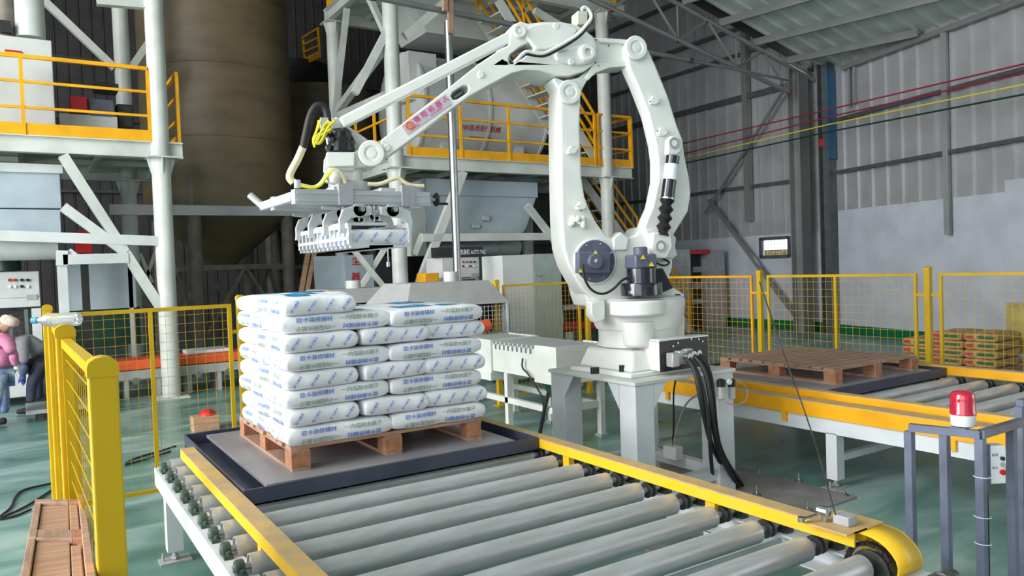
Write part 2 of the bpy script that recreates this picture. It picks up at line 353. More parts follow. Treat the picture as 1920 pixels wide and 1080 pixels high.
# ------------------------------------------------------------------ near roller conveyor
ZR = .60; RR = .05
def conveyor(label, X0, X1, Y0, Y1, roll_y, legs, name='roller_conveyor', flip=False, slab=True):
    t = thing(name, label, 'conveyor', ((X0+X1)/2, (Y0+Y1)/2, 0))
    for x in (X0, X1):
        s = 1 if x == X0 else -1
        b = MB(); b.box(min(x, x+s*.008), max(x, x+s*.008), Y0, Y1, .415, .525); b.box(min(x+s*.008, x+s*.1), max(x+s*.008, x+s*.1), Y0, Y1, .517, .525); b.box(min(x+s*.008, x+s*.1), max(x+s*.008, x+s*.1), Y0, Y1, .415, .423)
        b.build('side_beam', M['frame_white'], t, smooth=False)
    for y in (Y0+.04, Y1-.04): MB().box(X0+.01, X1-.01, y-.04, y+.04, .42, .5).build('cross_beam', M['frame_white'], t, smooth=False)
    y = Y0+1.0
    while y < Y1-.6: MB().box(X0+.01, X1-.01, y-.04, y+.04, .42, .47).build('cross_beam', M['frame_white'], t, smooth=False); y += 1.2
    for x, y, sx in legs:
        l = MB().box(x-.045*0, x+.09*sx if sx > 0 else x, y-.045, y+.045, .07, .42) if sx > 0 else MB().box(x-.09, x, y-.045, y+.045, .07, .42)
        l.build('leg', M['frame_white'], t, smooth=False)
        cx = x + .045*sx
        ft = MB().box(cx-.09, cx+.09, y-.06, y+.06, 0, .012); ft.cyl((cx, y, .012), (cx, y, .075), .014, 8); ft.cyl((cx, y, .02), (cx, y, .035), .028, 6); ft.cyl((cx-.07, y, 0), (cx-.07, y, .06), .007, 6)
        ft.build('levelling_foot', M['silver_gray'], t)
    ys = sorted({l[1] for l in legs})
    for y in ys:
        MB().box(X0+.05, X1-.05, y-.025, y+.025, .2, .25).build('brace_rail', M['frame_white'], t, smooth=False)
    # rollers with bearings at the left end
    r0 = None; bl = br = None
    xa, xb = X0+.075, X1-.215
    for y in roll_y:
        o = V(0, y, 0)
        if r0 is None:
            r = MB(); r.lathe([(RR-.006, .01), (RR-.006, 0), (RR, 0), (RR, xb-xa), (RR-.006, xb-xa), (RR-.006, xb-xa-.01)], (xa, y, ZR-RR), (1, 0, 0), 28)
            r.cyl((X0+.005, y, ZR-RR), (X1-.06, y, ZR-RR), .016, 8)
            r0 = r.build('roller', M['roller'], t, origin=(0, y, 0))
            g = MB(); g.lathe([(.02, -.018), (.032, -.018), (.036, -.01), (.036, .01), (.032, .018), (.02, .018)], (X0+.035, y, ZR-RR), (1, 0, 0), 14)
            g.box(X0+.015, X0+.055, y-.065, y+.065, .526, .54); g.cyl((X0+.035, y-.05, .54), (X0+.035, y-.05, .556), .011, 6); g.cyl((X0+.035, y+.05, .54), (X0+.035, y+.05, .556), .011, 6)
            bl = g.build('bearing', M['green_cast'], t, origin=(0, y, 0))
            g = MB(); g.lathe([(.02, 0), (.042, 0), (.042, .008), (.03, .012), (.03, .03), (.042, .034), (.042, .042), (.02, .042)], (X1-.16, y, ZR-RR), (1, 0, 0), 18)
            g.box(X1-.08, X1-.03, y-.06, y+.06, .526, .54); g.lathe([(.02, 0), (.034, 0), (.034, .03), (.02, .03)], (X1-.07, y, ZR-RR), (1, 0, 0), 12)
            br = g.build('sprocket', M['dark_metal'], t, origin=(0, y, 0))
        else:
            for q in (r0, bl, br):
                c = q.copy(); C.objects.link(c); c.parent = t; c.location.y = y - t.location.y
    return t
X0, X1 = .66, 2.87
rys = [5.26 - .2525*i for i in range(16)]
nc = conveyor('near roller conveyor of grey rollers with white frame in the foreground', X0, X1, 1.3, 5.42, rys, [(X0+.01, 5.1, 1), (X1-.01, 5.1, -1), (X0+.01, 2.6, 1), (X1-.01, 2.6, -1)])
def guard_rail(t, xa, xb, ya, yb, inner, posts, ztop=.675, h=.06):
    r = MB(); th = .008
    r.box(xa, xb, ya, yb, ztop-th, ztop, 1)
    xi = xb if inner > 0 else xa
    r.box(xi-th if inner > 0 else xi, xi if inner > 0 else xi+th, ya, yb, ztop-h, ztop-th, 0)
    xo = xa if inner > 0 else xb
    r.box(xo if inner > 0 else xo-th, xo+th if inner > 0 else xo, ya, yb, ztop-h, ztop-th, 0)
    o = r.build('guard_rail', [M['rail_yellow'], M['rail_dust']], t, smooth=False)
    for y in posts:
        MB().box((xa+xb)/2-.02, (xa+xb)/2+.02, y-.03, y+.03, .5, ztop-h*.5).build('rail_post', M['rail_yellow'], o, smooth=False)
guard_rail(nc, .785, .865, 1.5, 5.18, 1, (4.75, 3.35, 2.0))
guard_rail(nc, 2.665, 2.75, 1.76, 5.3, -1, (5.0, 3.66, 2.52, ))
# end plate, rounded chain guard and chain
ch = MB(); pr = [(1.86, .667), (1.74, .667), (1.71, .665), (1.68, .657), (1.652, .643), (1.628, .623), (1.61, .6), (1.602, .575), (1.603, .55), (1.612, .53)]
ch.add([(x_2, a_, b_) for a_, b_ in pr for x_2 in (2.70, 2.852)], [(2*i, 2*i+1, 2*i+3, 2*i+2) for i in range(len(pr)-1)])
MB().prism([(2.852, a_, b_) for a_, b_ in pr] + [(2.852, 1.86, .53)], (.006, 0, 0)).build('guard_side', M['rail_yellow'], nc, smooth=False)
o = ch.build('chain_guard', M['rail_yellow'], nc, smooth=True, ang=80); s = o.modifiers.new('s', 'SOLIDIFY'); s.thickness = .006
MB().box(2.62, 2.86, 1.76, 1.95, .668, .676).build('sensor_plate', M['rail_dust'], nc, smooth=False)
cn = MB(); n = 34
for k in range(n):                                  # chain links round two sprockets, hanging loop
    a = 2*math.pi*k/n; y = 1.72 + .1*math.cos(a) - .0; z = .53 + .1*math.sin(a)
    c_ = V(2.71, y, z); tg = V(0, -math.sin(a), math.cos(a)); nn = V(0, math.cos(a), math.sin(a))
    cn.obox(c_, V(.016, 0, 0) if k % 2 else V(.011, 0, 0), tg*.012, nn*.007)
cn.build('chain', M['black'], nc, smooth=False, kind='stuff')
cn = MB(); cn.lathe([(.02, 0), (.08, 0), (.08, .012), (.035, .016), (.035, .03)], (2.70, 1.72, .53), (1, 0, 0), 22); cn.build('drive_sprocket', M['dark_metal'], nc)
MB().box(2.72, 2.84, 1.66, 1.76, .526, .56).build('bearing_block', M['green_cast'], nc, bevel=.008)
MB().prism([(2.05, 1.42, .527), (2.3, 1.42, .527), (2.34, 1.62, .527), (2.05, 1.66, .527)], (0, 0, .09)).build('drive_cover', M['frame_white'], nc, smooth=False, bevel=.004)
MB().box(X0+.2, X1-.02, 1.3, 1.75, .5, .508).build('cover_plate', M['frame_white'], nc, smooth=False)
# limit switch on the rail end
ls = thing('limit_switch', 'grey limit switch with chrome roller on the near end of the yellow rail', 'switch', (2.72, 1.86, .676))
MB().box(2.69, 2.75, 1.80, 1.87, .676, .715).build('switch_body', M['gray_plastic'], ls, bevel=.004)
k = MB().cyl((2.68, 1.9, .676), (2.68, 1.9, .72), .012, 10); k.cyl((2.68, 1.88, .72), (2.68, 1.925, .72), .02, 10); k.bar((2.68, 1.9, .715), (2.60, 1.95, .69), .012, .006); k.cyl((2.6, 1.95, .68), (2.6, 1.95, .70), .014, 10)
k.build('switch_lever', M['chrome'], ls)
# the two thin leaning rods seen in front of the robot table: cable stay on rail
a = P(1570, 968, Z=.70); b = P(1478, 745, X=a.x+.55)
# ------------------------------------------------------------------ steel trays with pallets
def tray(label, x0, x1, y0, y1):
    t = thing('pallet_tray', label, 'tray', ((x0+x1)/2, (y0+y1)/2, ZR)); h = .085; w = .008
    b = MB(); b.box(x0, x1, y0, y0+w, ZR, ZR+h); b.box(x0, x1, y1-w, y1, ZR, ZR+h); b.box(x0, x0+w, y0+w, y1-w, ZR, ZR+h); b.box(x1-w, x1, y0+w, y1-w, ZR, ZR+h); b.box(x0, x1, y0, y1, ZR, ZR+.008)
    b.build('tray_rim', M['slate'], t, smooth=False)
    MB().box(x0+.13, x1-.13, y0+.07, y1-.07, ZR+.055, ZR+.075).build('lift_plate', M['plate'], t, smooth=False, bevel=.002)
    MB().box(x0+.2, x1-.2, y0+.12, y1-.12, ZR+.008, ZR+.055).build('lift_frame', M['slate'], t, smooth=False)
    return t
tray('dark slate steel tray on the near conveyor under the sack stack', .875, 2.655, 3.9, 5.58)
ZPL = ZR + .075
def pallet(label, x0, y0, x1, y1, z0, n=9, seed=1, rough=0, group=None, wa='wood'):
    rn = random.Random(seed); t = thing('wooden_pallet', label, 'pallet', ((x0+x1)/2, (y0+y1)/2, z0), group); bh = .085; w = (y1-y0)/n
    for xx in (x0+.05, (x0+x1)/2, x1-.05):
        MB().box(xx-.05, xx+.05, y0, y1, z0, z0+.018).build('bottom_board', M['wood_b'], t, smooth=False)
        for yy in (y0+.06, (y0+y1)/2, y1-.06):
            j = lambda: rn.uniform(-.006, .006)
            MB().box(xx-.05+j(), xx+.05+j(), yy-.06, yy+.06+j(), z0+.018, z0+.018+bh).build('block', M['wood_end'], t, smooth=False, bevel=.003)
        MB().box(xx-.05, xx+.05, y0+.004, y1-.004, z0+.018+bh, z0+.018+bh+.012).build('bearer', M['wood_b'], t, smooth=False)
    for i in range(n):
        zz = z0+.018+bh+.012; c = y0 + w*(i+.5); hw = w*.5*(rn.uniform(.72, .9) if not rough else rn.uniform(.6, .86))
        dx = rn.uniform(-.012, .012); tl = rn.uniform(-.003, .003)*(1+rough); b = MB()
        v = [(x, y, z) for x in (x0+dx, x1+dx) for y in (max(y0, c-hw), min(y1, c+hw)) for z in (zz, zz+.018+rn.uniform(0, .004))]
        b.add(v, [(0,1,3,2),(4,6,7,5),(0,4,5,1),(2,3,7,6),(0,2,6,4),(1,5,7,3)]).build('plank', M[wa], t, smooth=False)
    return t
pallet('brown wooden pallet under the white sacks', 1.185, 4.125, 2.385, 5.33, ZPL)
ZB = ZPL + .135
# ------------------------------------------------------------------ sacks
BL, BW, BH = .60, .405, .104
def sup(t, p): return max(0.0, 1-abs(t)**p)
def bag_mesh(seed, prints=True, top=False):
    rn = random.Random(seed); mb = MB(); a, b, h = BL/2+.012, BW/2+.006, BH/2+.002; nx, ny = 22, 16
    ph = [rn.uniform(0, 6.28) for _ in range(8)]
    def half(x, y):
        u, v = x/a, y/b
        s = (sup(u, 11)**.22) * (sup(v, 11)**.22)
        s *= 1 - .07*(abs(u)**4) - .04*(abs(v)**4) + .035*math.sin(9*u+ph[0])*math.cos(5*v+ph[1])
        return h*s
    def par(i, n): t_ = i/n*2-1; return math.copysign(1-(1-abs(t_))**1.7, t_)
    V_ = {}; vs = []
    for sgn in (1, -1):
        for i in range(nx+1):
            for j in range(ny+1):
                edge = i in (0, nx) or j in (0, ny)
                if edge and sgn == -1: V_[sgn, i, j] = V_[1, i, j]; continue
                x = par(i, nx)*a; y = par(j, ny)*b
                # outline wobble and pulled corners
                k = 1 + .02*math.sin(4*y/b+ph[2])*abs(x/a) ; k2 = 1 + .03*math.sin(5*x/a+ph[3])*abs(y/b)
                V_[sgn, i, j] = len(vs); vs.append((x*k, y*k2, sgn*half(x, y)))
    fs = []
    for i in range(nx):
        for j in range(ny):
            q = lambda s_, a_, b_: V_[s_, a_, b_]
            fs.append((q(1,i,j), q(1,i+1,j), q(1,i+1,j+1), q(1,i,j+1))); fs.append((q(-1,i,j), q(-1,i,j+1), q(-1,i+1,j+1), q(-1,i+1,j)))
    mb.add(vs, fs, 0)
    nb = len(mb.f)
    def inv(zabs, w, p=11):     # |t| on the short direction where the half height falls to zabs, other factor w
        s = min(.999, max(0, zabs/(h*max(w, .05)))); return (1 - s**(1/.22))**(1/p)
    def side(x, z, sg):        # long face
        w = sup(x/a, 11)**.22*(1-.07*abs(x/a)**4-.04); y = b*inv(abs(z), w); y *= 1 + .03*math.sin(5*x/a+ph[3])*abs(y/b); return (x*(1+.02*math.sin(4*y/b+ph[2])*abs(x/a)), sg*(y+.004), z)
    def endf(y, z, sg):
        w = sup(y/b, 11)**.22*(1-.04*abs(y/b)**4-.07); x = a*inv(abs(z), w); x *= 1+.02*abs(math.sin(4*y/b+ph[2])); return (sg*(x+.004), y*(1+.0), z)
    if prints:
        for sg in (-1, 1):
            for up in (1, -1):
                for txt, cx, ml in (('欧卡装修辅材', -.13, 1), ('一内墙耐水腻子', .125, 2)):
                    v, f = glyphs(txt, .030, .20 if ml == 1 else .225)
                    mb.add([side((cx+p)*up*(-sg), (.022+q)*up, sg) for p, q in v], f, ml)
            for k in range(4):
                v, f = glyphs('欧卡建材', .019, .072); ca, sa = math.cos(R(52)), math.sin(R(52)); cy = -.145 + k*.098; o_ = []
                for p, q in v:
                    yy = cy + p*ca - q*sa; zz = p*sa + q*ca
                    o_.append(endf(yy*sg, max(-.042, min(.042, zz)), sg))
                mb.add(o_, f, 1)
    def topf(x, y): return (x, y, half(x, y)+.003)
    g = 8                                            # cyan panel with white lettering on the upper face
    for (x0, x1, y0, y1) in ((-.2, .02, -.1, .1), (.06, .2, -.13, -.02)):
        vv = [topf(x0+(x1-x0)*i/g, y0+(y1-y0)*j/g) for i in range(g+1) for j in range(g+1)]
        mb.add(vv, [(i*(g+1)+j, (i+1)*(g+1)+j, (i+1)*(g+1)+j+1, i*(g+1)+j+1) for i in range(g) for j in range(g)], 3)
    v, f = glyphs('耐水腻子', .05, .18); mb.add([(p-.09, q, half(p-.09, q)+.0055) for p, q in v], f, 0)
    return mb
bag_mats = [M['bag'], M['ink_blue'], M['ink_green'], M['ink_cyan']]
def bag_obj(seed):
    mb = bag_mesh(seed); me = bpy.data.meshes.new('cement_bag'); me.from_pydata([tuple(q) for q in mb.v], [], mb.f)
    for x in bag_mats: me.materials.append(x)
    me.polygons.foreach_set('material_index', mb.m); me.shade_smooth(); return me
bag_me = [bag_obj(s) for s in (3, 5, 8, 13)]
def bag(x, y, z, rz, label, group='putty sacks stacked on the near pallet', k=None):
    o = bpy.data.objects.new('putty_sack', random.choice(bag_me) if k is None else bag_me[k]); C.objects.link(o)
    o.location = (x, y, z); o.rotation_euler = (R(random.uniform(-1, 1)), R(random.uniform(-.7, .7)), rz + R(random.uniform(-1.6, 1.6)) + (math.pi if random.random() < .5 else 0))
    return tag(o, label, 'sack', group)
ords = ['bottom', 'second', 'third', 'fourth', 'fifth', 'sixth', 'seventh', 'topmost eighth']
SX, SY = 1.175, 4.125
for L_ in range(8):
    z = ZB + BH*(L_+.5)*.985; nm = ords[L_]
    odd = L_ % 2 == 0
    j = lambda s=.012: random.uniform(-s, s)
    if odd:
        for i, w in enumerate(('left', 'right')): bag(SX+.3+i*.615+j(), SY+.205+j(), z, 0, f'white sack lying lengthwise at front {w}, {nm} layer of stack')
        for i, w in enumerate(('left', 'middle', 'right')): bag(SX+.2+i*.405+j(), SY+.715+j(), z, R(90), f'white sack lying endwise at back {w}, {nm} layer of stack')
    else:
        for i, w in enumerate(('left', 'middle', 'right')):
            if L_ == 7 and i: continue
            bag(SX+.2+i*.42+(.02 if i == 1 else 0)+j(), SY+.3+j(), z, R(90), f'white sack with its end to the front {w}, {nm} layer of stack')
        for i, w in enumerate(('left', 'right')):
            if L_ == 7 and i: continue
            bag(SX+.3+i*.615+j(), SY+.815+j(), z, 0, f'white sack lying lengthwise at back {w}, {nm} layer of stack')
# ------------------------------------------------------------------ robot table on its floor plate
pl = thing('anchor_plate', 'dark dusty steel plate bolted to the floor under the robot table', 'plate', (4, 4.3, 0))
mat('dusty_steel', (.22, .21, .21), .6, metal=.2, var=.3, scale=5, col2=(.3, .29, .29))
MB().box(3.1, 4.97, 3.25, 5.4, 0, .014).build('plate', M['dusty_steel'], pl, smooth=False)
MB().box(4.97, 5.0, 3.25, 5.4, 0, .003).build('grout_edge', M['frame_white'], pl, smooth=False)
for px, py in ((1423, 885), (1498, 903), (1583, 928), (1514, 957), (1419, 928)):
    c = P(px, py, Z=.014); b = MB().cyl(c, c+V(0, 0, .07), .008, 8); b.cyl(c, c+V(0, 0, .018), .02, 6); b.cyl(c, c+V(0, 0, .004), .032, 12); b.build('anchor_bolt', M['chrome'], pl)
TX0, TX1, TY0, TY1, TZ = 3.45, 4.42, 3.88, 4.86, .94
tb = thing('robot_table', 'white welded steel table carrying the robot', 'table', ((TX0+TX1)/2, (TY0+TY1)/2, .014))
MB().box(TX0-.015, TX1+.015, TY0-.015, TY1+.015, TZ-.025, TZ).build('table_top', M['steel_white'], tb, smooth=False, bevel=.003)
for x in (TX0, TX1-.17):
    for y in (TY0, TY1-.17): MB().box(x, x+.17, y, y+.17, .014, TZ-.025).build('leg', M['frame_white'], tb, smooth=False, bevel=.006)
for x in (TX0+.03, TX1-.11): MB().box(x, x+.08, TY0+.17, TY1-.17, .12, .2).build('stretcher', M['frame_white'], tb, smooth=False)
for y in (TY0+.03, TY1-.11): MB().box(TX0+.17, TX1-.17, y, y+.08, .12, .2).build('stretcher', M['frame_white'], tb, smooth=False)
zt = TZ-.025
for x, s in ((TX0+.17, 1), (TX1-.17, -1)):
    for y in (TY0, TY1-.012): MB().prism([(x, y, zt), (x+s*.12, y, zt), (x, y, zt-.18)], (0, .012, 0)).build('gusset', M['frame_white'], tb, smooth=False)
for y, s in ((TY0+.17, 1), (TY1-.17, -1)):
    for x in (TX0, TX1-.012): MB().prism([(x, y, zt), (x, y+s*.12, zt), (x, y, zt-.18)], (.012, 0, 0)).build('gusset', M['frame_white'], tb, smooth=False)
# ------------------------------------------------------------------ robot
O = V(3.935, 4.375, 0); AX = V(.966, -.254, 0).normalized(); NN = V(-.254, -.966, 0).normalized()
def RP(px, py, s=0): return PP(px, py, O + NN*s, NN)
def RL(pts, s): return [RP(a, b, s) for a, b in pts]
rb = thing('palletizing_robot', 'large white palletizing robot arm reaching left over the stack', 'robot', (O.x, O.y, TZ))
RW = M['robot_white']
def part(name, pts, s, th, mt=None, bevel=.012, holes=(), parent=None, seg=3):
    return MB().prism(RL(pts, s), -NN*th, holes=[RL(h, s) for h in holes]).build(name, mt or RW, parent or rb, bevel=bevel, seg=seg)
def disc(name, px, py, s, r, th, mt=None, prof=None, parent=None, n=32, bevel=0, cap=True):
    c = RP(px, py, s); mb = MB()
    if prof: mb.lathe(prof, c, NN, n, cap=cap)
    else: mb.lathe([(r, -th), (r, -.006), (r-.006, 0)], c, NN, n)
    return mb.build(name, mt or RW, parent or rb, bevel=bevel)
zz = lambda py: .94 + (691-py)*.00407
# foot casting
b = MB()
b.prism([O+V(-.40, -.36, TZ), O+V(.34, -.36, TZ), O+V(.42, -.28, TZ), O+V(.42, .36, TZ), O+V(-.34, .38, TZ), O+V(-.43, .3, TZ)], (0, 0, .035))
b.build('foot_plate', RW, rb, bevel=.008)
b = MB(); lo = [(-.36, -.32), (-.1, -.36), (.3, -.34), (.36, -.3), (.36, .32), (-.3, .34), (-.37, .26)]; hi = [(-.3, -.27), (-.12, -.3), (.26, -.3), (.3, -.26), (.3, .27), (-.26, .28), (-.31, .22)]
n = len(lo); b.add([O+V(x, y, TZ+.035) for x, y in lo] + [O+V(x, y, zz(647)) for x, y in hi], [tuple(range(n))[::-1], tuple(range(n, 2*n))] + [(i, (i+1) % n, n+(i+1) % n, n+i) for i in range(n)])
b.build('foot_casting', RW, rb, bevel=.02, seg=3)
b = MB(); b.lathe([(.2, zz(690)), (.22, zz(660)), (.27, zz(648)), (.315, zz(644)), (.315, zz(640)), (.3, zz(638)), (.3, zz(615)), (.305, zz(613))], O, (0, 0, 1), 48); b.build('base_column', RW, rb)
b = MB(); b.lathe([(.315, zz(613)), (.325, zz(608)), (.35, zz(590)), (.36, zz(570)), (.36, zz(560)), (.34, zz(556)), (.1, zz(552))], O, (0, 0, 1), 48); tr = b.build('turret', RW, rb)
part('turret_web', [(1098, 556), (1092, 530), (1120, 515), (1200, 515), (1250, 530), (1284, 552), (1282, 572), (1105, 575)], .12, .3, bevel=.015)
b = MB(); c = RP(1195, 580, .26); b.lathe([(.19, 0), (.205, .01), (.205, .1), (.195, .11)], V(c.x, c.y, zz(585)), (0, 0, 1), 32); b.lathe([(.09, 0), (.11, .02), (.12, .18), (.1, .19)], V(c.x, c.y, zz(642)), (0, 0, 1), 24); b.build('turret_bulge', RW, rb, bevel=.006)
for dx, z_, rr_ in ((-.17, 595, .09), (.12, 590, .08)): pass
part('turret_lug', [(1254, 566), (1284, 562), (1284, 646), (1268, 650), (1262, 612), (1254, 606)], .05, .09)
part('turret_lug', [(1108, 566), (1135, 562), (1135, 600), (1118, 606), (1108, 590)], .22, .1)
for px, py in ((1112, 682), (1118, 676), (1166, 696), (1207, 696)):
    c = RP(px, py, .3); c.z = TZ+.035; MB().cyl(c, c+V(0, 0, .045), .02, 12).build('foot_bolt', M['black'], rb)
# connector box
cy = 3.93; xa = P(1240, 690, Y=cy).x; xb = P(1328, 680, Y=cy).x; z0 = P(1240, 697, Y=cy).z; z1 = P(1240, 641, Y=cy).z
MB().box(xa, xb-.02, cy+.012, cy+.3, z0, z1).build('connector_box', RW, rb, bevel=.006)
MB().box(xa-.004, xb, cy, cy+.012, z0-.004, z1+.004).build('connector_panel', M['black'], rb, bevel=.002)
MB().box(xa-.01, xb+.004, cy-.004, cy+.1, z1+.004, z1+.014).build('panel_lip', RW, rb, smooth=False)
cbx = MB()
for k in range(3): cbx.box(xa+.045+k*.075, xa+.115+k*.075, cy-.07+k*.008, cy, z0+.03+k*.012, z0+.13+k*.008)
cbx.build('cable_connector', M['silver_gray'], rb, bevel=.008)
for px, py in ((1261, 649), (1270, 643), (1295, 636), (1309, 636), (1316, 640), (1252, 668)):
    c = P(px, py, Y=cy); MB().cyl(c, c-V(0, .008, 0), .008, 8).build('panel_screw', M['chrome'], rb)
# cables falling to the floor
cab = thing('cable_bundle', 'thick black cables falling from the robot connector box to the floor', 'cable', P(1360, 915, Z=.02))
for k, (pts, r) in enumerate(((((1284, 668), (1303, 690), (1312, 740), (1322, 790), (1335, 840), (1372, 905)), .017), (((1298, 664), (1322, 690), (1333, 750), (1338, 810), (1350, 855), (1384, 912)), .017),
                              (((1308, 662), (1330, 688), (1338, 740), (1342, 800), (1352, 850), (1392, 910)), .015), (((1290, 668), (1315, 710), (1330, 790), (1332, 850), (1338, 912)), .015))):
    n = len(pts); pp = []
    for i, (a, b_) in enumerate(pts):
        Y_ = cy - .06 - .14*math.sin(math.pi*min(1, i/(n-1)*1.1)) - .02*(k % 2)
        q = P(a, b_, Y=Y_)
        if i == n-1: q = P(a, b_, Z=.035)
        pp.append(q)
    MB().pipe(pp, r, 10, smooth=2).build('cable', M['rubber'], cab)
    e = MB().cyl(pp[0]+V(0, .03, 0), pp[0]-V(0, .02, 0), r+.008, 12); e.build('cable_gland', M['chrome'], cab)
# lower arm, rear link, triangular link
part('lower_arm', [(1049, 172), (1053, 158), (1069, 151), (1085, 158), (1090, 174), (1088, 237), (1091.5, 333), (1097, 368), (1106, 392), (1119, 417), (1136, 440), (1150, 447), (1171, 448), (1193, 439), (1205, 424), (1230, 428), (1248, 440),
      (1262, 462), (1262, 500), (1250, 540), (1240, 565), (1115, 565), (1091.5, 543), (1078, 520), (1066, 498), (1056, 465), (1052, 410), (1050, 300)], .16, .24, bevel=.02, seg=4)
part('lower_arm_rib', [(1150, 447), (1164, 434), (1180, 446), (1176, 470), (1150, 470)], .18, .1)
part('rear_link', [(1173, 89), (1178, 74), (1193, 68), (1208, 74), (1214, 89), (1230, 122), (1252.6, 178), (1271, 237), (1281, 262), (1284, 290), (1293, 333), (1296, 363), (1291, 396), (1279, 416), (1264, 440), (1264, 480), (1248, 490), (1228, 486),
      (1219, 462), (1206, 430), (1214, 408), (1223, 388), (1233, 340), (1233, 300), (1229, 270), (1216, 215), (1194, 159), (1179, 126)], .2, .13, bevel=.016, seg=3)
part('rear_link_flange', [(1210, 430), (1226, 428), (1258, 432), (1262, 484), (1228, 486), (1219, 470)], .235, .05)
part('elbow_link', [(1101, 68), (1119, 70), (1150, 73), (1180, 74), (1196, 80), (1196, 116), (1178, 124), (1142, 126), (1119, 135), (1101, 152), (1091, 170), (1088, 190), (1069, 198), (1052, 188), (1046, 165), (1036, 150), (1040, 144), (1060, 151), (1085, 145), (1105, 128), (1116, 108)], .13, .2, bevel=.014)
part('elbow_link_rib', [(1121, 70), (1180, 74), (1190, 82), (1127, 79)], .16, .06, bevel=.006)
part('elbow_link_rib', [(1113, 118), (1140, 117), (1180, 112), (1188, 118), (1178, 124), (1142, 127), (1116, 137), (1104, 150), (1098, 145)], .16, .06, bevel=.006)
MBD = [(.02, -.03), (.082, -.03), (.086, -.022), (.086, -.006), (.078, 0), (.052, 0), (.05, -.008), (.03, -.008), (.026, -.002), (.001, -.002)]
for px, py, s, k in ((1069, 172, .195, 1), (1194, 89, .235, 1.02), (697, 287, .2, 1.0), (975, 57, .21, .55)):
    disc('joint_cap', px, py, s, 0, 0, prof=[(r*k, h) for r, h in MBD])
disc('joint_boss', 1103, 97, .235, 0, 0, prof=[(.02, -.06), (.07, -.06), (.062, -.01), (.05, 0), (.028, 0), (.028, -.03), (.001, -.03)])
for px, py in ((1074, 281), (1091, 386), (1228, 188), (1243, 247)):
    part('cable_lug', [(px-9, py+2), (px-3, py-8), (px+3, py-8), (px+10, py-2), (px+8, py+5), (px, py+8), (px-7, py+7)], .225, .05, bevel=.005)
for px, py in ((1076, 276), (1068, 284), (1083, 282), (1084, 387), (1099, 386), (1091, 394), (1226, 183), (1220, 190), (1234, 189), (1234, 245), (1249, 244), (1242, 252), (1118, 74), (1113, 81), (1142, 85), (1117, 117), (1123, 123)):
    disc('screw_hole', px, py, .228 if py > 170 else (.165 if px > 1120 or py > 100 else .165), .006, .01, M['black'], n=8)
# J2 flange with its servo
disc('servo_flange', 1117, 490, .18, .168, .06, RW)
disc('servo_plate', 1117, 490, .19, .155, .03, M['motor_blue'])
def hq(x0, y0, x1, y1): return [(x0, y0), (x1, y0), (x1, y1), (x0, y1)]
sv = part('servo_motor', hq(1085, 472, 1145, 512), .25, .07, M['motor_blue'], bevel=.008)
disc('servo_cap', 1118, 490, .285, .055, .05, M['motor_blue'])
disc('servo_boss', 1119, 489, .292, .014, .02, M['gray_plastic'])
for a in range(8): 
    an = a*math.pi/4+.3; disc('flange_screw', 1117+34*math.cos(an), 490+34*math.sin(an), .197, .007, .012, M['chrome'], n=8)
for px, py in ((1117, 473), (1089, 508)):
    MB().prism([RP(px-4, py+3, .256), RP(px+4, py+3, .256), RP(px, py-4, .256)], -NN*.004).build('warning_sticker', M['hose_yellow'], rb, smooth=False)
# J1 servo standing on the turret
c = RP(1203, 552, .3); cz = lambda py: c.z + (552-py)*.0039
Z = V(0, 0, 1); c0 = V(c.x, c.y, 0)
mat('gloss_black', (.012, .012, .022), .12, var=0, coat=.5)
b = MB(); b.lathe([(.145, 0), (.15, .005), (.15, cz(530)-cz(552)), (.145, cz(528)-cz(552))], V(c.x, c.y, cz(554)), Z, 36); b.build('servo_flange', M['gloss_black'], rb)
b = MB(); b.lathe([(.105, 0), (.105, cz(504)-cz(530))], V(c.x, c.y, cz(530)), Z, 32); b.build('servo_adapter', M['gloss_black'], rb)
b = MB(); b.obox(V(c.x, c.y, (cz(504)+cz(478))/2), AX*.088, NN*.088, Z*((cz(478)-cz(504))/2)); b.build('servo_motor', M['motor_blue'], rb, bevel=.015)
b = MB(); b.lathe([(.052, 0), (.052, cz(466)-cz(478)), (.045, cz(464)-cz(478))], V(c.x, c.y, cz(478)), Z, 20); b.build('servo_encoder', M['motor_blue'], rb)
for px, py in ((1206, 483), (1222, 496)):
    MB().prism([RP(px-5, py+3, .395), RP(px+5, py+3, .395), RP(px, py-5, .395)], -NN*.004).build('warning_sticker', M['hose_yellow'], rb, smooth=False)
part('cover_plate', [(1228, 504), (1243, 503), (1262, 540), (1240, 550), (1228, 542)], .2, .2, M['black'], bevel=.004)
b = MB(); c2 = RP(1262, 553, .05); b.lathe([(.07, 0), (.075, .005), (.075, .02), (.06, .024)], V(c2.x, c2.y, zz(558)), Z, 20); b.build('seal_ring', M['black'], rb)
# gas spring between rear link and base
p0 = RP(1265, 268, .28); p1 = RP(1239.6, 461, .28); D = (p1-p0)
part('spring_eye', [(1253, 262), (1260, 254), (1272, 255), (1280, 266), (1278, 284), (1268, 292), (1252, 290)], .29, .06)
disc('spring_eye_ring', 1265, 268, .30, 0, 0, M['gray_plastic'], prof=[(.03, -.02), (.042, -.02), (.042, 0), (.03, 0)], cap=False)
disc('spring_eye_cap', 1265, 268, .298, .03, .02)
tw = MB(); rn_ = random.Random(4)
for k in range(9): tw.lathe([(.0, -.02), (.022, -.012), (.026, 0), (.02, .012), (.0, .02)], RP(1083+rn_.uniform(-12, 12), 418+rn_.uniform(-9, 9), .17+rn_.uniform(0, .02)), (rn_.uniform(-1, 1), rn_.uniform(-1, 1), rn_.uniform(-1, 1)), 8, cap=False)
tw.build('tape_wad', M['tape_white'], rb, kind='stuff')
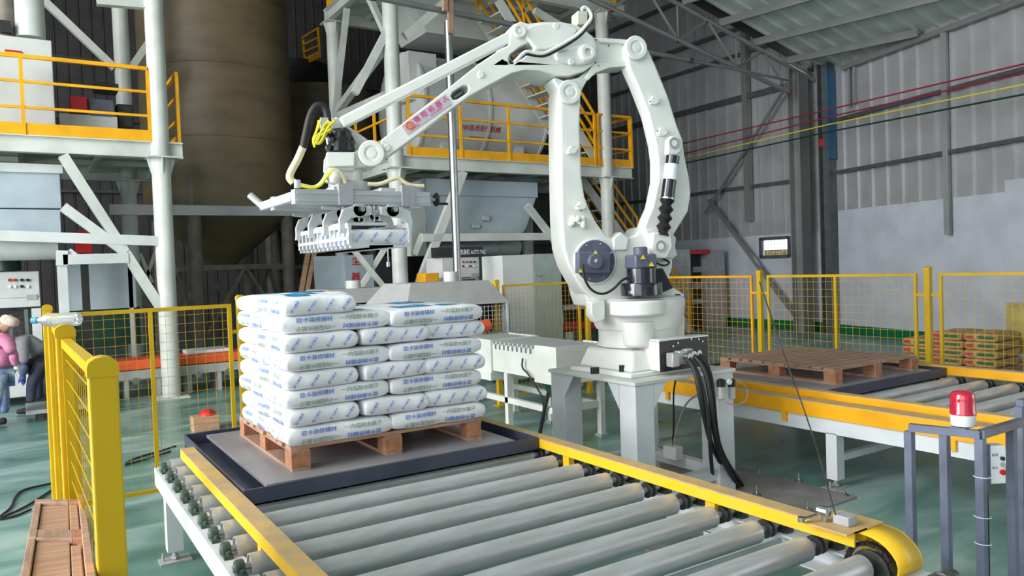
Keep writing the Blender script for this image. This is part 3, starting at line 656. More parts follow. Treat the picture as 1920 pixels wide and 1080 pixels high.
disc('spring_eye_cap', 1239.6, 461.5, .308, .03, .02)
def on(t): return p0 + D*t
b = MB().cyl(on(.13), on(.54), .05, 24); b.build('spring_cylinder', M['gloss_black'], rb)
b = MB().cyl(on(.21), on(.36), .0508, 24); b.build('spring_label', M['bag'], rb)
b = MB().cyl(on(.535), on(.55), .052, 24); b.build('spring_band', M['chrome'], rb)
pf = []; L = D.length; t = .56
for k in range(4): pf += [(.056, (t+k*.085)*L), (.032, (t+.043+k*.085)*L)]
pf += [(.05, .9*L)]; MB().lathe([(.03, .545*L)] + pf, p0, D, 24).build('spring_bellows', M['rubber'], rb, ang=20)
part('spring_clevis', [(1225, 436), (1258, 434), (1262, 462), (1252, 484), (1228, 486), (1222, 462)], .30, .07)
disc('spring_eye_ring', 1239.6, 461.5, .31, 0, 0, M['gray_plastic'], prof=[(.03, -.02), (.042, -.02), (.042, 0), (.03, 0)], cap=False)
part('lifting_hook', [(1262, 440), (1268, 446), (1266, 462), (1270, 478), (1258, 488), (1250, 484), (1262, 476), (1260, 462), (1262, 450)], .16, .03, bevel=.004)
MB().pipe([RP(*q, s) for q, s in (((1093, 495), .27), ((1094, 520), .28), ((1108, 545), .28), ((1130, 553), .28), ((1150, 543), .28), ((1165, 526), .3), ((1178, 520), .26))], .009, 8, smooth=2).build('servo_cable', M['rubber'], rb)
MB().pipe([RP(*q, s) for q, s in (((1225, 490), .3), ((1245, 500), .3), ((1258, 492), .2), ((1240, 484), .2), ((1228, 478), .26))], .008, 8, smooth=2).build('servo_cable', M['rubber'], rb)
# forearm with two slots
part('forearm', [(715, 262), (837, 168), (897, 120), (930, 98), (954, 84), (958, 60), (962, 46), (976, 40), (990, 44), (1016, 41), (1053, 41), (1079, 46), (1097, 56), (1112, 68), (1119, 85), (1119, 106), (1112, 122), (1096, 134), (1070, 142), (1040, 141), (1010, 132),
      (985, 131), (960, 137), (915, 161), (881, 180), (850, 202), (790, 248), (729, 292), (712, 300)], .17, .34, bevel=.016, seg=3,
     holes=[[(845, 181), (849, 172), (868, 160), (877, 160), (880, 167), (876, 174), (858, 186), (849, 187)], [(953, 112), (957, 101), (974, 88), (992, 79), (1002, 82), (1000, 94), (982, 108), (962, 120), (954, 120)]])
part('elbow_cover', [(984, 56), (996, 48), (1016, 43), (1053, 44), (1079, 50), (1084, 58), (1070, 74), (1045, 86), (1024, 94), (1006, 92), (996, 80), (986, 68)], .195, .05, bevel=.012)
part('elbow_cover', [(1040, 100), (1084, 84), (1100, 82), (1117, 90), (1117, 105), (1108, 118), (1085, 122), (1060, 118), (1045, 112)], .2, .05, bevel=.015)
for px, py, s in ((1043, 48, .2), (1072, 115, .208), (902, 140, .18), (726, 277, .18)): disc('casting_boss', px, py, s, .025, .02, n=16)
# label on the forearm
def RT3(pts, s, name, mt): return MB().prism(RL(pts, s), -NN*.002).build(name, mt, rb, smooth=False)
mat('label_lilac', (.55, .47, .55), .45, var=.05); mat('ink_pink', (.66, .05, .2), .5, var=0); mat('ink_orange', (.75, .15, .05), .5, var=0)
lb = RT3([(753, 235), (835, 177), (847, 195), (764, 253)], .1745, 'arm_label', M['label_lilac'])
u0 = RP(753, 235, .177); u1 = RP(835, 177, .177); v1 = RP(764, 253, .177); ux = (u1-u0); W_ = ux.length; ux.normalize(); uy = (u0-v1); H_ = uy.length; uy = (uy - ux*uy.dot(ux)).normalized()
tx = MB()
for k, chr_ in enumerate('锦阳机器人'): flat_text(tx, chr_, u0 + ux*(W_*(.29+.165*k)) - uy*H_*.38, ux, uy, .044)
flat_text(tx, '码垛机器人', u0 + ux*W_*.2 - uy*H_*.82, ux, uy, .015)
flat_text(tx, '专业码垛 品质服务', u0 + ux*W_*.68 - uy*H_*.8, ux, uy, .012)
tx.build('arm_lettering', M['ink_pink'], lb, smooth=False)
g = MB(); cc = u0 + ux*W_*.12 - uy*H_*.45; g.lathe([(.016, 0), (.03, 0)], cc, NN, 18, cap=False); g.lathe([(.0, 0), (.008, 0)], cc, NN, 10, cap=False); g.build('arm_emblem', M['ink_orange'], lb, smooth=False)
# upper tie rod
a = RP(972, 62, .12); b_ = RP(640, 232, .12)
MB().bar(a, b_, .075, .085, up=NN).build('tie_rod', RW, rb, bevel=.012)
# junction box and white corrugated hose on the elbow
part('junction_box', hq(1083, 20, 1102, 46), .1, .12, mat('cream', (.62, .63, .5), .5, var=.05), bevel=.006)
MB().pipe([RP(*q, .24) for q in ((965, 117), (985, 95), (1000, 99), (1018, 102), (1040, 91), (1060, 80), (1085, 64), (1097, 50), (1110, 34), (1106, 20), (1096, 12), (1090, 18))], .013, 8, smooth=2).build('white_conduit', RW, rb)
MB().pipe([RP(*q, .235) for q in ((985, 101), (1005, 105), (1022, 106), (1045, 94), (1065, 83), (1090, 66), (1102, 50), (1108, 30))], .010, 8, smooth=2).build('black_cable', M['rubber'], rb)
part('conduit_clip', [(1043, 84), (1056, 82), (1060, 92), (1047, 96)], .235, .04, bevel=.003)
for py0 in ((958, 118, 988, 98), (850, 184, 876, 166)):
    MB().cyl(RP(py0[0], py0[1], .02), RP(py0[2], py0[3], .02), .02, 12).build('slot_rod', M['chrome'], rb)
# wrist
part('wrist_bracket', [(613, 286), (666, 284), (684, 268), (698, 264), (713, 270), (720, 285), (718, 300), (706, 309), (690, 313), (668, 315), (663, 320), (618, 320), (612, 312)], .15, .3, bevel=.012)
part('wrist_box', hq(612, 285, 665, 312), .19, .06, bevel=.008)
part('tie_plate', [(606, 222), (640, 220), (650, 234), (690, 262), (684, 276), (655, 284), (616, 284)], .02, .06, bevel=.006)
part('tie_plate', [(628, 219), (646, 226), (644, 246), (628, 240)], .13, .06, bevel=.006)
c = RP(645, 330, 0); z0 = RP(645, 342, 0).z; z1 = RP(645, 316, 0).z
b = MB(); b.lathe([(.125, 0), (.125, (z1-z0)*.85), (.115, z1-z0)], V(c.x, c.y, z0), Z, 36); b.build('wrist_flange', RW, rb)
b = MB(); cm = RP(640, 268, .1); b.lathe([(.085, 0), (.085, .06), (.07, .07), (.07, .13), (.05, .15)], V(cm.x, cm.y, RP(640, 285, .1).z), Z, 20); b.build('wrist_servo', M['black'], rb)
part('wrist_servo_box', hq(633, 256, 654, 283), .19, .08, M['black'], bevel=.006)
for px, py in ((616, 276), (622, 262), (660, 268), (612, 250)): disc('wrist_fitting', px, py, .17, .02, .06, M['dark_metal'], n=10)
part('terminal_box', hq(622, 222, 640, 241), .14, .07, M['silver_gray'], bevel=.004)
part('terminal_box', hq(600, 220, 616, 240), .14, .07, M['silver_gray'], bevel=.004)
MB().pipe([RP(*q, .12) for q in ((654, 258), (648, 246), (636, 242), (622, 246), (618, 262), (622, 280))], .011, 8, smooth=2).build('black_cable', M['rubber'], rb)
MB().pipe([RP(*q, .12) for q in ((664, 270), (658, 254), (644, 244), (630, 250), (628, 270))], .011, 8, smooth=2).build('black_cable', M['rubber'], rb)
hs = thing('air_hose', 'fat air hose looping off the wrist, black above and beige below', 'hose', RP(546, 345, .1))
MB().pipe([RP(*q, .1) for q in ((613, 232), (614, 214), (608, 201), (598, 197), (588, 203), (580, 222), (574, 250), (568, 278))], .026, 12, smooth=2).build('black_sleeve', M['rubber'], hs)
MB().pipe([RP(*q, .1) for q in ((568, 276), (558, 300), (545, 322), (542, 334), (550, 342))], .025, 12, smooth=2).build('beige_sleeve', M['hose_beige'], hs)
hy = thing('yellow_air_lines', 'bundle of thin bright yellow air lines at the robot wrist', 'hose', RP(600, 270, .2))
for k in range(7):
    q = [(604+k*4, 226+(k % 3)*2), (598+k*3, 240), (592+k*2.5, 262), (588+k*1.5, 272), (584+k, 262), (600+k*4, 242)]
    if k < 2: q = [(598+k*3, 226), (594, 245), (586, 262), (590, 276-k*5)]
    MB().pipe([RP(a_, b_2, .19+.012*(k % 3)) for a_, b_2 in q], .0075, 6, smooth=2).build('air_line', M['hose_yellow'], hy)
# ------------------------------------------------------------------ gripper
G = RP(655, 345, 0); gx, gy = G.x, G.y; gz = P(655, 343, Y=gy).z
gp = thing('bag_gripper', 'silver bag gripper with hooked claws and comb fingers under the robot wrist', 'gripper', (gx, gy, P(655, 463, Y=gy-.5).z))
S = M['cast_alu']; AL = M['beam_alu']
zb = P(670, 372, Y=gy-.25).z
x_l = P(548, 375, Y=gy-.25).x; x_r = P(800, 380, Y=gy-.25).x
for yy in (gy-.27, gy+.2):
    b = MB(); b.box(x_l, x_r, yy-.04, yy+.04, zb-.045, zb+.045); b.box(x_l+.01, x_r-.01, yy-.046, yy+.046, zb+.015, zb+.03); b.box(x_l+.01, x_r-.01, yy-.046, yy+.046, zb-.03, zb-.015); b.build('main_beam', AL, gp, smooth=False)
for xx in (gx-.16, gx+.16): MB().box(xx-.05, xx+.05, gy-.28, gy+.3, zb+.047, zb+.07).build('mount_plate', S, gp, smooth=False)
for xx in (gx-.15, gx+.28): MB().box(xx-.045, xx+.045, gy-.33, gy-.29, zb-.05, zb+.085).build('clamp_block', M['gray_plastic'], gp, smooth=False)
b = MB(); b.lathe([(.14, 0), (.14, gz-zb-.07)], V(gx, gy, zb+.07), Z, 28); b.build('adapter_ring', AL, gp)
yf = P(497, 378, X=x_l+.03).y
MB().box(x_l-.01, x_l+.05, gy-.225, yf, zb-.025, zb+.035).build('cross_beam', S, gp, bevel=.01)
MB().cyl((x_l+.02, gy-.3, zb+.05), (x_l+.02, gy-.3, zb+.1), .02, 10).build('air_fitting', AL, gp)
MB().cyl((x_l+.02, yf, zb), (x_l-.06, yf+.05, zb+.09), .025, 10).build('air_fitting', AL, gp)
hw = V(P(818, 379, Y=gy-.27).x, gy-.27, zb)
b = MB(); b.cyl((x_r, gy-.27, zb), (hw.x+.005, gy-.27, zb), .012, 8); b.build('handwheel_shaft', AL, gp)
b = MB(); b.lathe([(.034, -.008), (.044, -.006), (.048, 0), (.044, .006), (.034, .008), (.034, -.008)], hw, (1, 0, 0), 24, cap=False); b.bar(hw-V(0, .036, 0), hw+V(0, .036, 0), .01, .012); b.bar(hw-V(0, 0, .036), hw+V(0, 0, .036), .01, .012); b.cyl(hw-V(.01, 0, 0), hw+V(.012, 0, 0), .014, 12); b.cyl(hw+V(.0, -.03, -.03), hw+V(.07, -.03, -.03), .009, 8)
b.build('handwheel', M['black'], gp)
cx = .2
ztp, zbt = P(659, 421, Y=gy-.5).z, P(659, 465, Y=gy-.5).z
for sd in (-1, 1):
    X_ = gx + sd*cx
    b = MB().box(X_-.012, X_+.012, gy-.5, gy+.5, ztp-.02, ztp+.01); b.box(X_-.012, X_+.012, gy-.5, gy+.5, zbt+.05, zbt+.07); b.build('comb_rail', S, gp, smooth=False)
    for k in range(13):
        y = gy-.49 + k*.98/12; b = MB(); b.box(X_-.009, X_+.009, y-.012, y+.012, zbt+.02, ztp)
        pr = [(X_-.008*1, y-.008, zbt+.03), (X_+.008, y-.008, zbt+.03)]
        b.obox((X_ - sd*.14, y, zbt+.008), V(.14, 0, 0), V(0, .012, 0), V(0, 0, .007)); b.bar((X_, y, zbt+.03), (X_-sd*.03, y, zbt+.008), .022, .014)
        b.build('comb_finger', S, gp, smooth=False)
    for k, yy in enumerate((-.44, -.14, .16, .44)):
        y = gy + yy; f_ = lambda p: (X_ + sd*p[0], y-.012, p[1])
        zc = zb - .12
        o1 = [(-.17, zc+.05), (-.05, zc+.055), (.02, zc+.03), (.045, zc-.03), (.045, ztp-.02), (.05, ztp-.05), (.0, ztp-.05), (-.008, ztp), (-.005, zc-.05), (-.03, zc-.02), (-.09, zc-.015), (-.17, zc)]
        o_ = MB().prism([f_(q) for q in o1], (0, .024, 0)).build('claw', S, gp, bevel=.004, smooth=False)
        b = MB(); b.lathe([(.02, 0), (.042, 0), (.042, .036), (.02, .036)], f_((-.09, zc+.03)), (0, 1, 0), 16); b.build('claw_pivot', AL, o_)
    b = MB().cyl((X_-sd*.09, gy-.5, zb-.09), (X_-sd*.09, gy+.5, zb-.09), .016, 10); b.build('pivot_shaft', M['chrome'], gp)
    for yy in (-.3, .3):
        b = MB().cyl((X_-sd*.03, gy+yy, zb-.08), (X_-sd*.16, gy+yy, zb-.1), .024, 12); b.cyl((X_-sd*.0, gy+yy, zb-.075), (X_+sd*.1, gy+yy, zb-.065), .012, 8); b.build('air_cylinder', AL, gp)
for k in range(5): MB().cyl((gx-.06+k*.035, gy-.3, zb-.05), (gx-.06+k*.035, gy-.3, zb-.15), .006, 6).build('guide_pin', M['chrome'], gp)
MB().box(gx-.2, gx+.08, gy-.42, gy+.3, zb-.185, zb-.165).build('press_plate', M['steel_white'], gp, smooth=False)
c = P(727, 470, Y=gy-.45); b = MB().cyl((c.x, c.y, zbt), (c.x, c.y, zbt-.1), .005, 6); b.cyl((c.x, c.y, zbt-.09), (c.x, c.y, zbt-.12), .011, 8); b.build('sensor', M['chrome'], gp)
MB().pipe([RP(*q, .2) for q in ((690, 345), (712, 346), (735, 336), (748, 333), (758, 342), (775, 349), (795, 349))], .013, 8, smooth=2).build('air_hose', M['hose_beige'], gp)
MB().pipe([RP(*q, .18) for q in ((552, 343), (575, 350), (592, 352), (606, 340), (614, 322), (628, 316), (640, 326), (648, 344))], .013, 8, smooth=2).build('air_hose', M['hose_beige'], gp)
MB().pipe([RP(*q, .2) for q in ((552, 346), (580, 352), (600, 350), (612, 332), (622, 322))], .009, 8, smooth=2).build('air_hose', M['hose_yellow'], gp)
c = RP(626, 333, .17); b = MB().lathe([(.0, -.05), (.035, -.035), (.05, 0), (.035, .035), (.0, .05)], c, Z, 14, cap=False); b.build('tape_wrap', M['tape_white'], gp)
o = bag(gx+.01, gy-.17, (zbt+.014)+BH*.5, R(90), 'white sack clamped inside the robot gripper comb', 'putty sacks stacked on the near pallet', 0); o.rotation_euler = (0, 0, R(90)); del o['group']
# air preparation unit on the table leg and small junction box
au = thing('air_regulator', 'black and chrome air filter regulator fixed to the table leg', 'regulator', P(1360, 740, X=TX1+.04))
for px, r in ((1352, .027), (1372, .025)):
    q = P(px, 725, Y=TY0-.07); b = MB(); b.lathe([(r*.8, -.09), (r, -.085), (r, .0)], q, Z, 14); b.build('filter_bowl', AL, au)
    b = MB(); b.lathe([(r+.003, 0), (r+.003, .05), (.016, .055), (.016, .075 if px == 1353 else .058)], q, Z, 14); b.build('regulator_body', M['black'], au)
q = P(1369, 716, Y=TY0-.12); MB().lathe([(.022, -.015), (.022, 0), (.019, .003)], q, (0, -1, 0), 18).build('pressure_gauge', M['bag'], au)
q = P(1362, 717, Y=TY0-.03); MB().box(q.x-.07, q.x+.07, TY0-.03, TY0, q.z-.015, q.z+.015).build('mount_bracket', AL, au, smooth=False)
MB().pipe([P(*q_, Y=TY0-.05) for q_ in ((1383, 716), (1398, 722), (1403, 740), (1395, 755), (1378, 760), (1362, 756))], .004, 6, smooth=2).build('clear_tube', M['gray_plastic'], au)
q = P(1258, 838, X=TX1-.2); jb = MB().box(q.x-.02, q.x+.06, q.y-.07, q.y+.07, .2, .3)
tag(jb.build('junction_box', M['steel_white'], origin=(q.x, q.y, .2), bevel=.004), 'small pale junction box on the table stretcher', 'junction box')
for pts, lb_ in ((((1268, 705), (1262, 740), (1264, 790), (1270, 812)), 'thin black cable hanging under the table to the junction box'), (((1320, 735), (1290, 750), (1275, 780), (1276, 812)), 'grey flexible conduit curving to the junction box')):
    p_ = [P(*q_, X=TX1-.22) for q_ in pts]; p_[-1] = V(TX1-.18, jb and q.y, .3)
    tag(MB().pipe(p_, .007, 6, smooth=2).build('cable', M['rubber'] if 'black' in lb_ else M['gray_plastic'], origin=p_[-1]), lb_, 'cable')
# thin cord hanging from above to the rail end
p_ = [P(1570, 966, Z=.69), P(1530, 880, X=3.05), P(1480, 760, X=3.4), P(1450, 695, X=3.6), P(1432, 640, X=3.75), P(1428, 590, X=3.85), P(1420, 530, X=3.95)]
# ------------------------------------------------------------------ far conveyor, its tray and pallet
X2a, X2b = 5.04, 7.35
c2 = conveyor('second roller conveyor at the right behind the robot, orange side guards', X2a, X2b, .6, 5.95, [5.7-.2525*i for i in range(19)], [(X2a, 5.5, 1), (X2a, 3.5, 1), (X2a, 1.3, 1), (X2b, 5.5, -1), (X2b, 3.5, -1), (X2b, 1.3, -1)])
def side_guard(t, x0, x1, ya, yb, z0, z1, name='side_guard'):
    b = MB(); b.box(x0, x1, ya, yb, z1-.008, z1, 1); b.box(x0, x0+.006, ya, yb, z0, z1-.008, 0); b.box(x1-.006, x1, ya, yb, z0, z1-.008, 0)
    return b.build(name, [M['orange_yellow'], M['rail_dust']], t, smooth=False)
g1 = side_guard(c2, X2a-.02, X2a+.13, .6, 5.7, .53, .645)
e = MB(); pr = [(5.7, .645), (5.82, .645), (5.9, .62), (5.94, .57), (5.92, .53)]
for (ya, za), (yb, zb_) in zip(pr, pr[1:]): e.add([(X2a-.02, ya, za), (X2a+.13, ya, za), (X2a+.13, yb, zb_), (X2a-.02, yb, zb_)], [(0, 1, 2, 3)])
e.add([(X2a-.02, 5.7, .53)] + [(X2a-.02, a, b) for a, b in pr[::-1]], [tuple(range(6))])
e.build('guard_end', M['orange_yellow'], c2, smooth=False)
side_guard(c2, X2a+.18, X2a+.26, .8, 5.5, .62, .69, 'guard_rail')
side_guard(c2, X2b-.24, X2b-.14, .8, 5.5, .62, .70, 'guard_rail')
for y in (5.2, 3.9, 2.6, 1.4):
    MB().box(X2b-.2, X2b-.16, y-.03, y+.03, .5, .64).build('rail_post', M['orange_yellow'], c2, smooth=False)
    MB().box(X2a-.025, X2a, y-.02, y+.02, .46, .54).build('guard_tab', M['orange_yellow'], c2, smooth=False)
T2x0, T2x1, T2y0, T2y1 = X2a+.27, X2b-.25, 3.72, 5.45
tray('dark slate steel tray on the far conveyor under the empty pallet', T2x0, T2x1, T2y0, T2y1)
pallet('empty reddish wooden pallet on the far conveyor tray', T2x0+.33, T2y0+.14, T2x1-.22, T2y1-.34, ZPL, n=10, seed=9, rough=2, wa='wood_b')
# ------------------------------------------------------------------ fences
def post(x, y, label, h=1.6, w=.062, name='fence_post', lean=0):
    t = thing(name, label, 'post', (x, y, 0)); b = MB(); b.box(x-w/2, x+w/2, y-w/2, y+w/2, .006, h-.03); b.build('tube', M['yellow'], t, bevel=.004, smooth=False)
    b = MB(); k = w/2+.002; n = 6
    pr = [(-k, h-.045), (k, h-.045)] + [(k*math.cos(math.pi*i/n)*1, h-.022+.022*math.sin(math.pi*i/n)) for i in range(n+1)]
    b.prism([(x+p, y-k, z) for p, z in pr], (0, 2*k, 0)); b.build('cap', M['yellow'], t)
    b = MB().box(x-.075, x+.075, y-.075, y+.075, 0, .007); b.build('base_plate', M['yellow'], t, smooth=False)
    return t
def panel(a, b, label, z0=.1, z1=1.53, cell=.06, mids=1, mt='yellow', cellv=None, wr_=.0015, cat='fence panel', lug=.05):
    a = V(a[0], a[1], 0); b = V(b[0], b[1], 0); d = (b-a); L = d.length; d.normalize(); nrm = V(-d.y, d.x, 0)
    t = thing('mesh_fence_panel', label, cat, ((a+b)/2)+V(0, 0, z0)); w = .03
    def rail(p, q, nm): MB().bar(p, q, w, w).build(nm, M[mt], t, smooth=False)
    Zv = lambda z: V(0, 0, z)
    rail(a+Zv(z1-w/2), b+Zv(z1-w/2), 'top_rail'); rail(a+Zv(z0+w/2), b+Zv(z0+w/2), 'bottom_rail')
    rail(a+d*w/2+Zv(z0+w), a+d*w/2+Zv(z1-w), 'stile'); rail(b-d*w/2+Zv(z0+w), b-d*w/2+Zv(z1-w), 'stile')
    for i in range(mids): q = a + d*L*(i+1)/(mids+1); rail(q+Zv(z0+w), q+Zv(z1-w), 'stile')
    m_ = MB(); n = int(L/cell); cv = cellv or cell; nz = int((z1-z0)/cv)
    for i in range(1, n): q = a + d*L*i/n; m_.bar(q+Zv(z0+w), q+Zv(z1-w), wr_*2, wr_*2)
    for i in range(1, nz): z = z0+(z1-z0)*i/nz; m_.bar(a+Zv(z)+nrm*.004, b+Zv(z)+nrm*.004, wr_*2, wr_*2)
    m_.build('wire_mesh', M[mt], t, smooth=False, kind='stuff')
    for p in (a, b):
        for z in (.35, 1.3): MB().bar(p-d*lug+Zv(z) if p is a else p+Zv(z), p+Zv(z) if p is a else p+d*lug+Zv(z), .02, .03).build('hinge_lug', M[mt], t, smooth=False)
    return t
FX = .112; FY = 6.5
post(.14, 1.95, 'nearest thick yellow fence post at the left front', h=1.582, w=.06)
post(.117, 3.19, 'second yellow fence post of the left row, behind the near one')
post(.118, 4.38, 'third yellow fence post of the left row')
post(.131, 6.34, 'farthest yellow fence post of the left row, at the corner')
for xa_, xb_, ya, yb, l in ((.14, .117, 1.99, 3.15, 'near yellow mesh panel of the left fence row beside the loose pallet'), (.117, .118, 3.23, 4.34, 'middle yellow mesh panel of the left fence row'), (.118, .131, 4.42, 6.3, 'far yellow mesh panel of the left fence row ending at the corner')):
    panel((xa_, ya), (xb_, yb), l, mids=0, z1=1.55, cell=.07, wr_=.0013)
post(1.5, 6.52, 'yellow fence post directly left of the sack stack')
panel((.2, 6.42), (1.42, 6.5), 'yellow mesh panel in front of the white column, left of the stack', cell=.068, wr_=.0013)
post(2.28, 6.58, 'yellow fence post just showing above the sack stack')
panel((1.58, 6.56), (2.2, 6.58), 'narrow yellow mesh panel hidden behind the sack stack', mids=0)
post(5.02, 8.2, 'yellow fence post beside the wide grey cabinet')
panel((5.12, 8.2), (6.35, 8.2), 'yellow mesh panel in front of the green-grey cabinet', mids=0)
post(6.47, 8.2, 'yellow fence post close behind the robot turret')
RX = 8.1
post(RX, 6.62, 'yellow fence post between two panels right of the robot', name='fence_post'); post(RX, 4.42, 'rightmost yellow fence post near the stacked brown bags')
post(RX, 8.45, 'yellow fence post hidden right behind the robot turret'); post(RX, 2.1, 'yellow fence post beyond the right edge of the picture')
panel((RX, 8.35), (RX, 6.74), 'yellow mesh panel right beside the robot turret', cell=.085, mids=0, mt='orange_yellow', lug=.085)
panel((RX, 6.5), (RX, 4.54), 'wide yellow mesh panel behind the empty pallet', cell=.085, mt='yellow', lug=.085)
panel((RX, 4.3), (RX, 2.2), 'yellow mesh panel at the right edge of the picture', cell=.085, lug=.085)
# ------------------------------------------------------------------ grey stand with beacon
ST = (3.66, 1.55)
mat('stand_grey', (.15, .17, .24), .4, metal=.3, var=.12, scale=8)
st = thing('beacon_stand', 'grey square-tube stand at the right front carrying the beacon', 'stand', (ST[0], ST[1], 0))
zs = .915; tw = .035
A = P(1700, 812, Z=zs); B = P(1884, 828, Z=zs); A.z = B.z = 0
dAB = (B-A).normalized()
Cc = P(1843, 822, Z=zs); Cc.z = 0
ux = V(1, -.1, 0).normalized()
pts = [A, A+(B-A)*.32, P(1838, 826, Z=zs)*1, P(1930, 798, Z=zs)*1]
p0 = P(1705, 808, Z=zs); p1 = P(1771, 814, Z=zs); p2 = P(1838, 822, Z=zs); p3 = P(1896, 804, Z=zs); p4 = P(1912, 762, Z=zs)
for q in (p0, p1, p2, p3, p4): MB().box(q.x-tw/2, q.x+tw/2, q.y-tw/2, q.y+tw/2, 0, zs-.001 if q is not p0 else zs-.001).build('post', M['stand_grey'], st, smooth=False)
for a, b in ((p0, p2), (p2, p3+(p3-p2)*.4), (p4, p4+(p3-p2)*1.0)):
    a = V(a.x, a.y, zs+tw/2); b = V(b.x, b.y, zs+tw/2); MB().bar(a, b, tw, tw).build('top_rail', M['stand_grey'], st, smooth=False)
bp = P(1806, 800, Z=zs+tw)
MB().box(bp.x-.05, bp.x+.05, bp.y-.035, bp.y+.035, zs+tw, zs+tw+.003).build('beacon_plate', M['stand_grey'], st, smooth=False)
bc = thing('warning_beacon', 'red warning beacon with ribbed lens on a white base', 'beacon', (bp.x, bp.y, zs+tw+.003))
k = 2.35/1425; r_ = .054
zb0 = zs+tw+.003
MB().lathe([(r_*.9, .004), (r_*.95, .01), (r_*.98, .05), (r_, .055)], (bp.x, bp.y, zb0), Z, 32).build('base', mat('white_plastic', (.8, .8, .82), .35, var=.02), bc)
for a in range(3): MB().cyl((bp.x+.03*math.cos(a*2.1+.4), bp.y+.03*math.sin(a*2.1+.4), zb0), (bp.x+.03*math.cos(a*2.1+.4), bp.y+.03*math.sin(a*2.1+.4), zb0+.006), .007, 8).build('foot', M['white_plastic'], bc)
lm = mat('red_lens', (.72, .004, .05), .08, var=0, trans=.35, spec=.8, coat=.6)
b = MB(); n = 40; v = []; fs = []
prof = [(r_, .055), (r_, .066), (r_*.97, .07), (r_*.95, .125), (r_*.93, .142), (r_*.82, .155), (r_*.55, .162), (.001, .164)]
for r1, h in prof:
    for i in range(n): rr_ = r1*(1 - (.035 if i % 2 and .067 < h < .15 else 0)); an = 2*math.pi*i/n; v.append((bp.x+rr_*math.cos(an), bp.y+rr_*math.sin(an), zb0+h))
for j_ in range(len(prof)-1):
    for i in range(n): i2 = (i+1) % n; fs.append((j_*n+i, j_*n+i2, (j_+1)*n+i2, (j_+1)*n+i))
b.add(v, fs); b.build('lens', lm, bc, ang=50)
MB().lathe([(.012, 0), (.012, .035), (.02, .04), (.02, .055), (.005, .06)], (bp.x, bp.y, zb0+.055), Z, 12).build('lamp_reflector', M['chrome'], bc)
# control box on the stand
q = P(1868, 868, Y=p2.y-.0); cbx_ = thing('push_button_box', 'white push-button box with red and green buttons on the grey stand', 'control box', (p2.x+.05, p2.y, zs-.14))
zt_, zb_ = P(1862, 830, Y=p2.y).z, P(1862, 903, Y=p2.y).z
bx0 = p2.x+.022
ub = V(.84, -.54, 0); vb = V(-.54, -.84, 0)
cc0 = V(p2.x+.06, p2.y+.01, (zt_+zb_)/2); hz = (zt_-zb_)/2
ub = V(.84, -.54, 0).normalized(); vb = V(-.54, -.84, 0).normalized()
MB().obox(cc0-ub*.012, ub*.018, vb*.03, Z*hz).build('back_box', M['stand_grey'], cbx_, smooth=False)
MB().obox(cc0+ub*.04, ub*.034, vb*.03, Z*hz*.97).build('white_cover', M['white_plastic'], cbx_, bevel=.004)
for dz, mt_, r in ((.03, 'dark_green', .009), (.002, 'gray_plastic', .010), (-.032, 'red', .012)):
    c_ = cc0+ub*.056+vb*.03+Z*dz; MB().cyl(c_, c_+vb*.012, r, 12).build('push_button', M[mt_], cbx_)
lt = MB()
for dz, s in ((.045, '启动'), (-.013, '停止')): flat_text(lt, s, cc0+ub*.026+vb*.0305+Z*dz, ub, Z, .014)
lt.build('lettering', M['black'], cbx_, smooth=False)
pc = [cc0+V(-.01, -.0, -hz), cc0+V(-.015, -.01, -hz-.03), V(p2.x+.03, p2.y-.01, zb_-.08), V(p2.x+.03, p2.y-.01, .4), V(p2.x+.03, p2.y-.01, .02)]
tag(MB().pipe(pc, .007, 8, smooth=1).build('control_cable', M['rubber'], origin=pc[-1]), 'black cable tied down the grey stand below the button box', 'cable')
for z in (.80, .62, .5):
    MB().lathe([(.034, 0), (.036, .002), (.034, .004)], (p2.x+.008, p2.y, z-.06), (0.05, 0, 1), 10, cap=False).build('cable_tie', M['white_plastic'], st)
# ------------------------------------------------------------------ bag conveyor behind the robot
BX0, BX1 = 4.28, 4.92; bcv = thing('bag_infeed_conveyor', 'pale grey infeed conveyor of thin rollers ending beside the robot', 'conveyor', ((BX0+BX1)/2, 7, 0)); zt2 = .93
FW_ = M['steel_white']
for y0, y1, lo_ in ((5.93, 6.3, .68), (7.15, 7.75, .6)):
    b = MB(); b.box(BX0, BX0+.02, y0, y1, lo_, zt2+.03); b.box(BX1-.02, BX1, y0, y1, lo_, zt2+.03); b.box(BX0+.02, BX1-.02, y0, y0+.02, lo_, zt2+.03); b.build('end_box', FW_, bcv, smooth=False)
    MB().box(BX0-.01, BX1+.01, y0, y1, lo_-.09, lo_).build('skirt', FW_, bcv, smooth=False)
for x in (BX0+.025, BX1-.037):
    b = MB(); b.box(x, x+.012, 6.3, 9.6, .62, .86)
    y = 6.34
    while y < 9.5: b.box(x, x+.012, y, y+.05, .86, .92); y += .085
    b.build('comb_side', FW_, bcv, smooth=False)
r0 = None; y = 6.04
while y < 9.4:
    if r0 is None: r0 = MB().cyl((BX0+.015, y, zt2-.0), (BX1-.015, y, zt2-.0), .02, 12).build('thin_roller', M['roller'], bcv, origin=(0, y, 0))
    else: c = r0.copy(); C.objects.link(c); c.parent = bcv; c.location.y = y - 7
    y += .085
for x in (BX0+.01, BX1-.07):
    for yy in (5.98, 6.85, 7.6, 8.6): MB().box(x, x+.06, yy, yy+.06, .03, .62).build('leg', FW_, bcv, smooth=False); MB().box(x-.02, x+.08, yy-.02, yy+.08, 0, .03).build('foot', M['silver_gray'], bcv, smooth=False)
    MB().box(x, x+.05, 6.04, 7.6, .3, .36).build('stretcher', FW_, bcv, smooth=False)
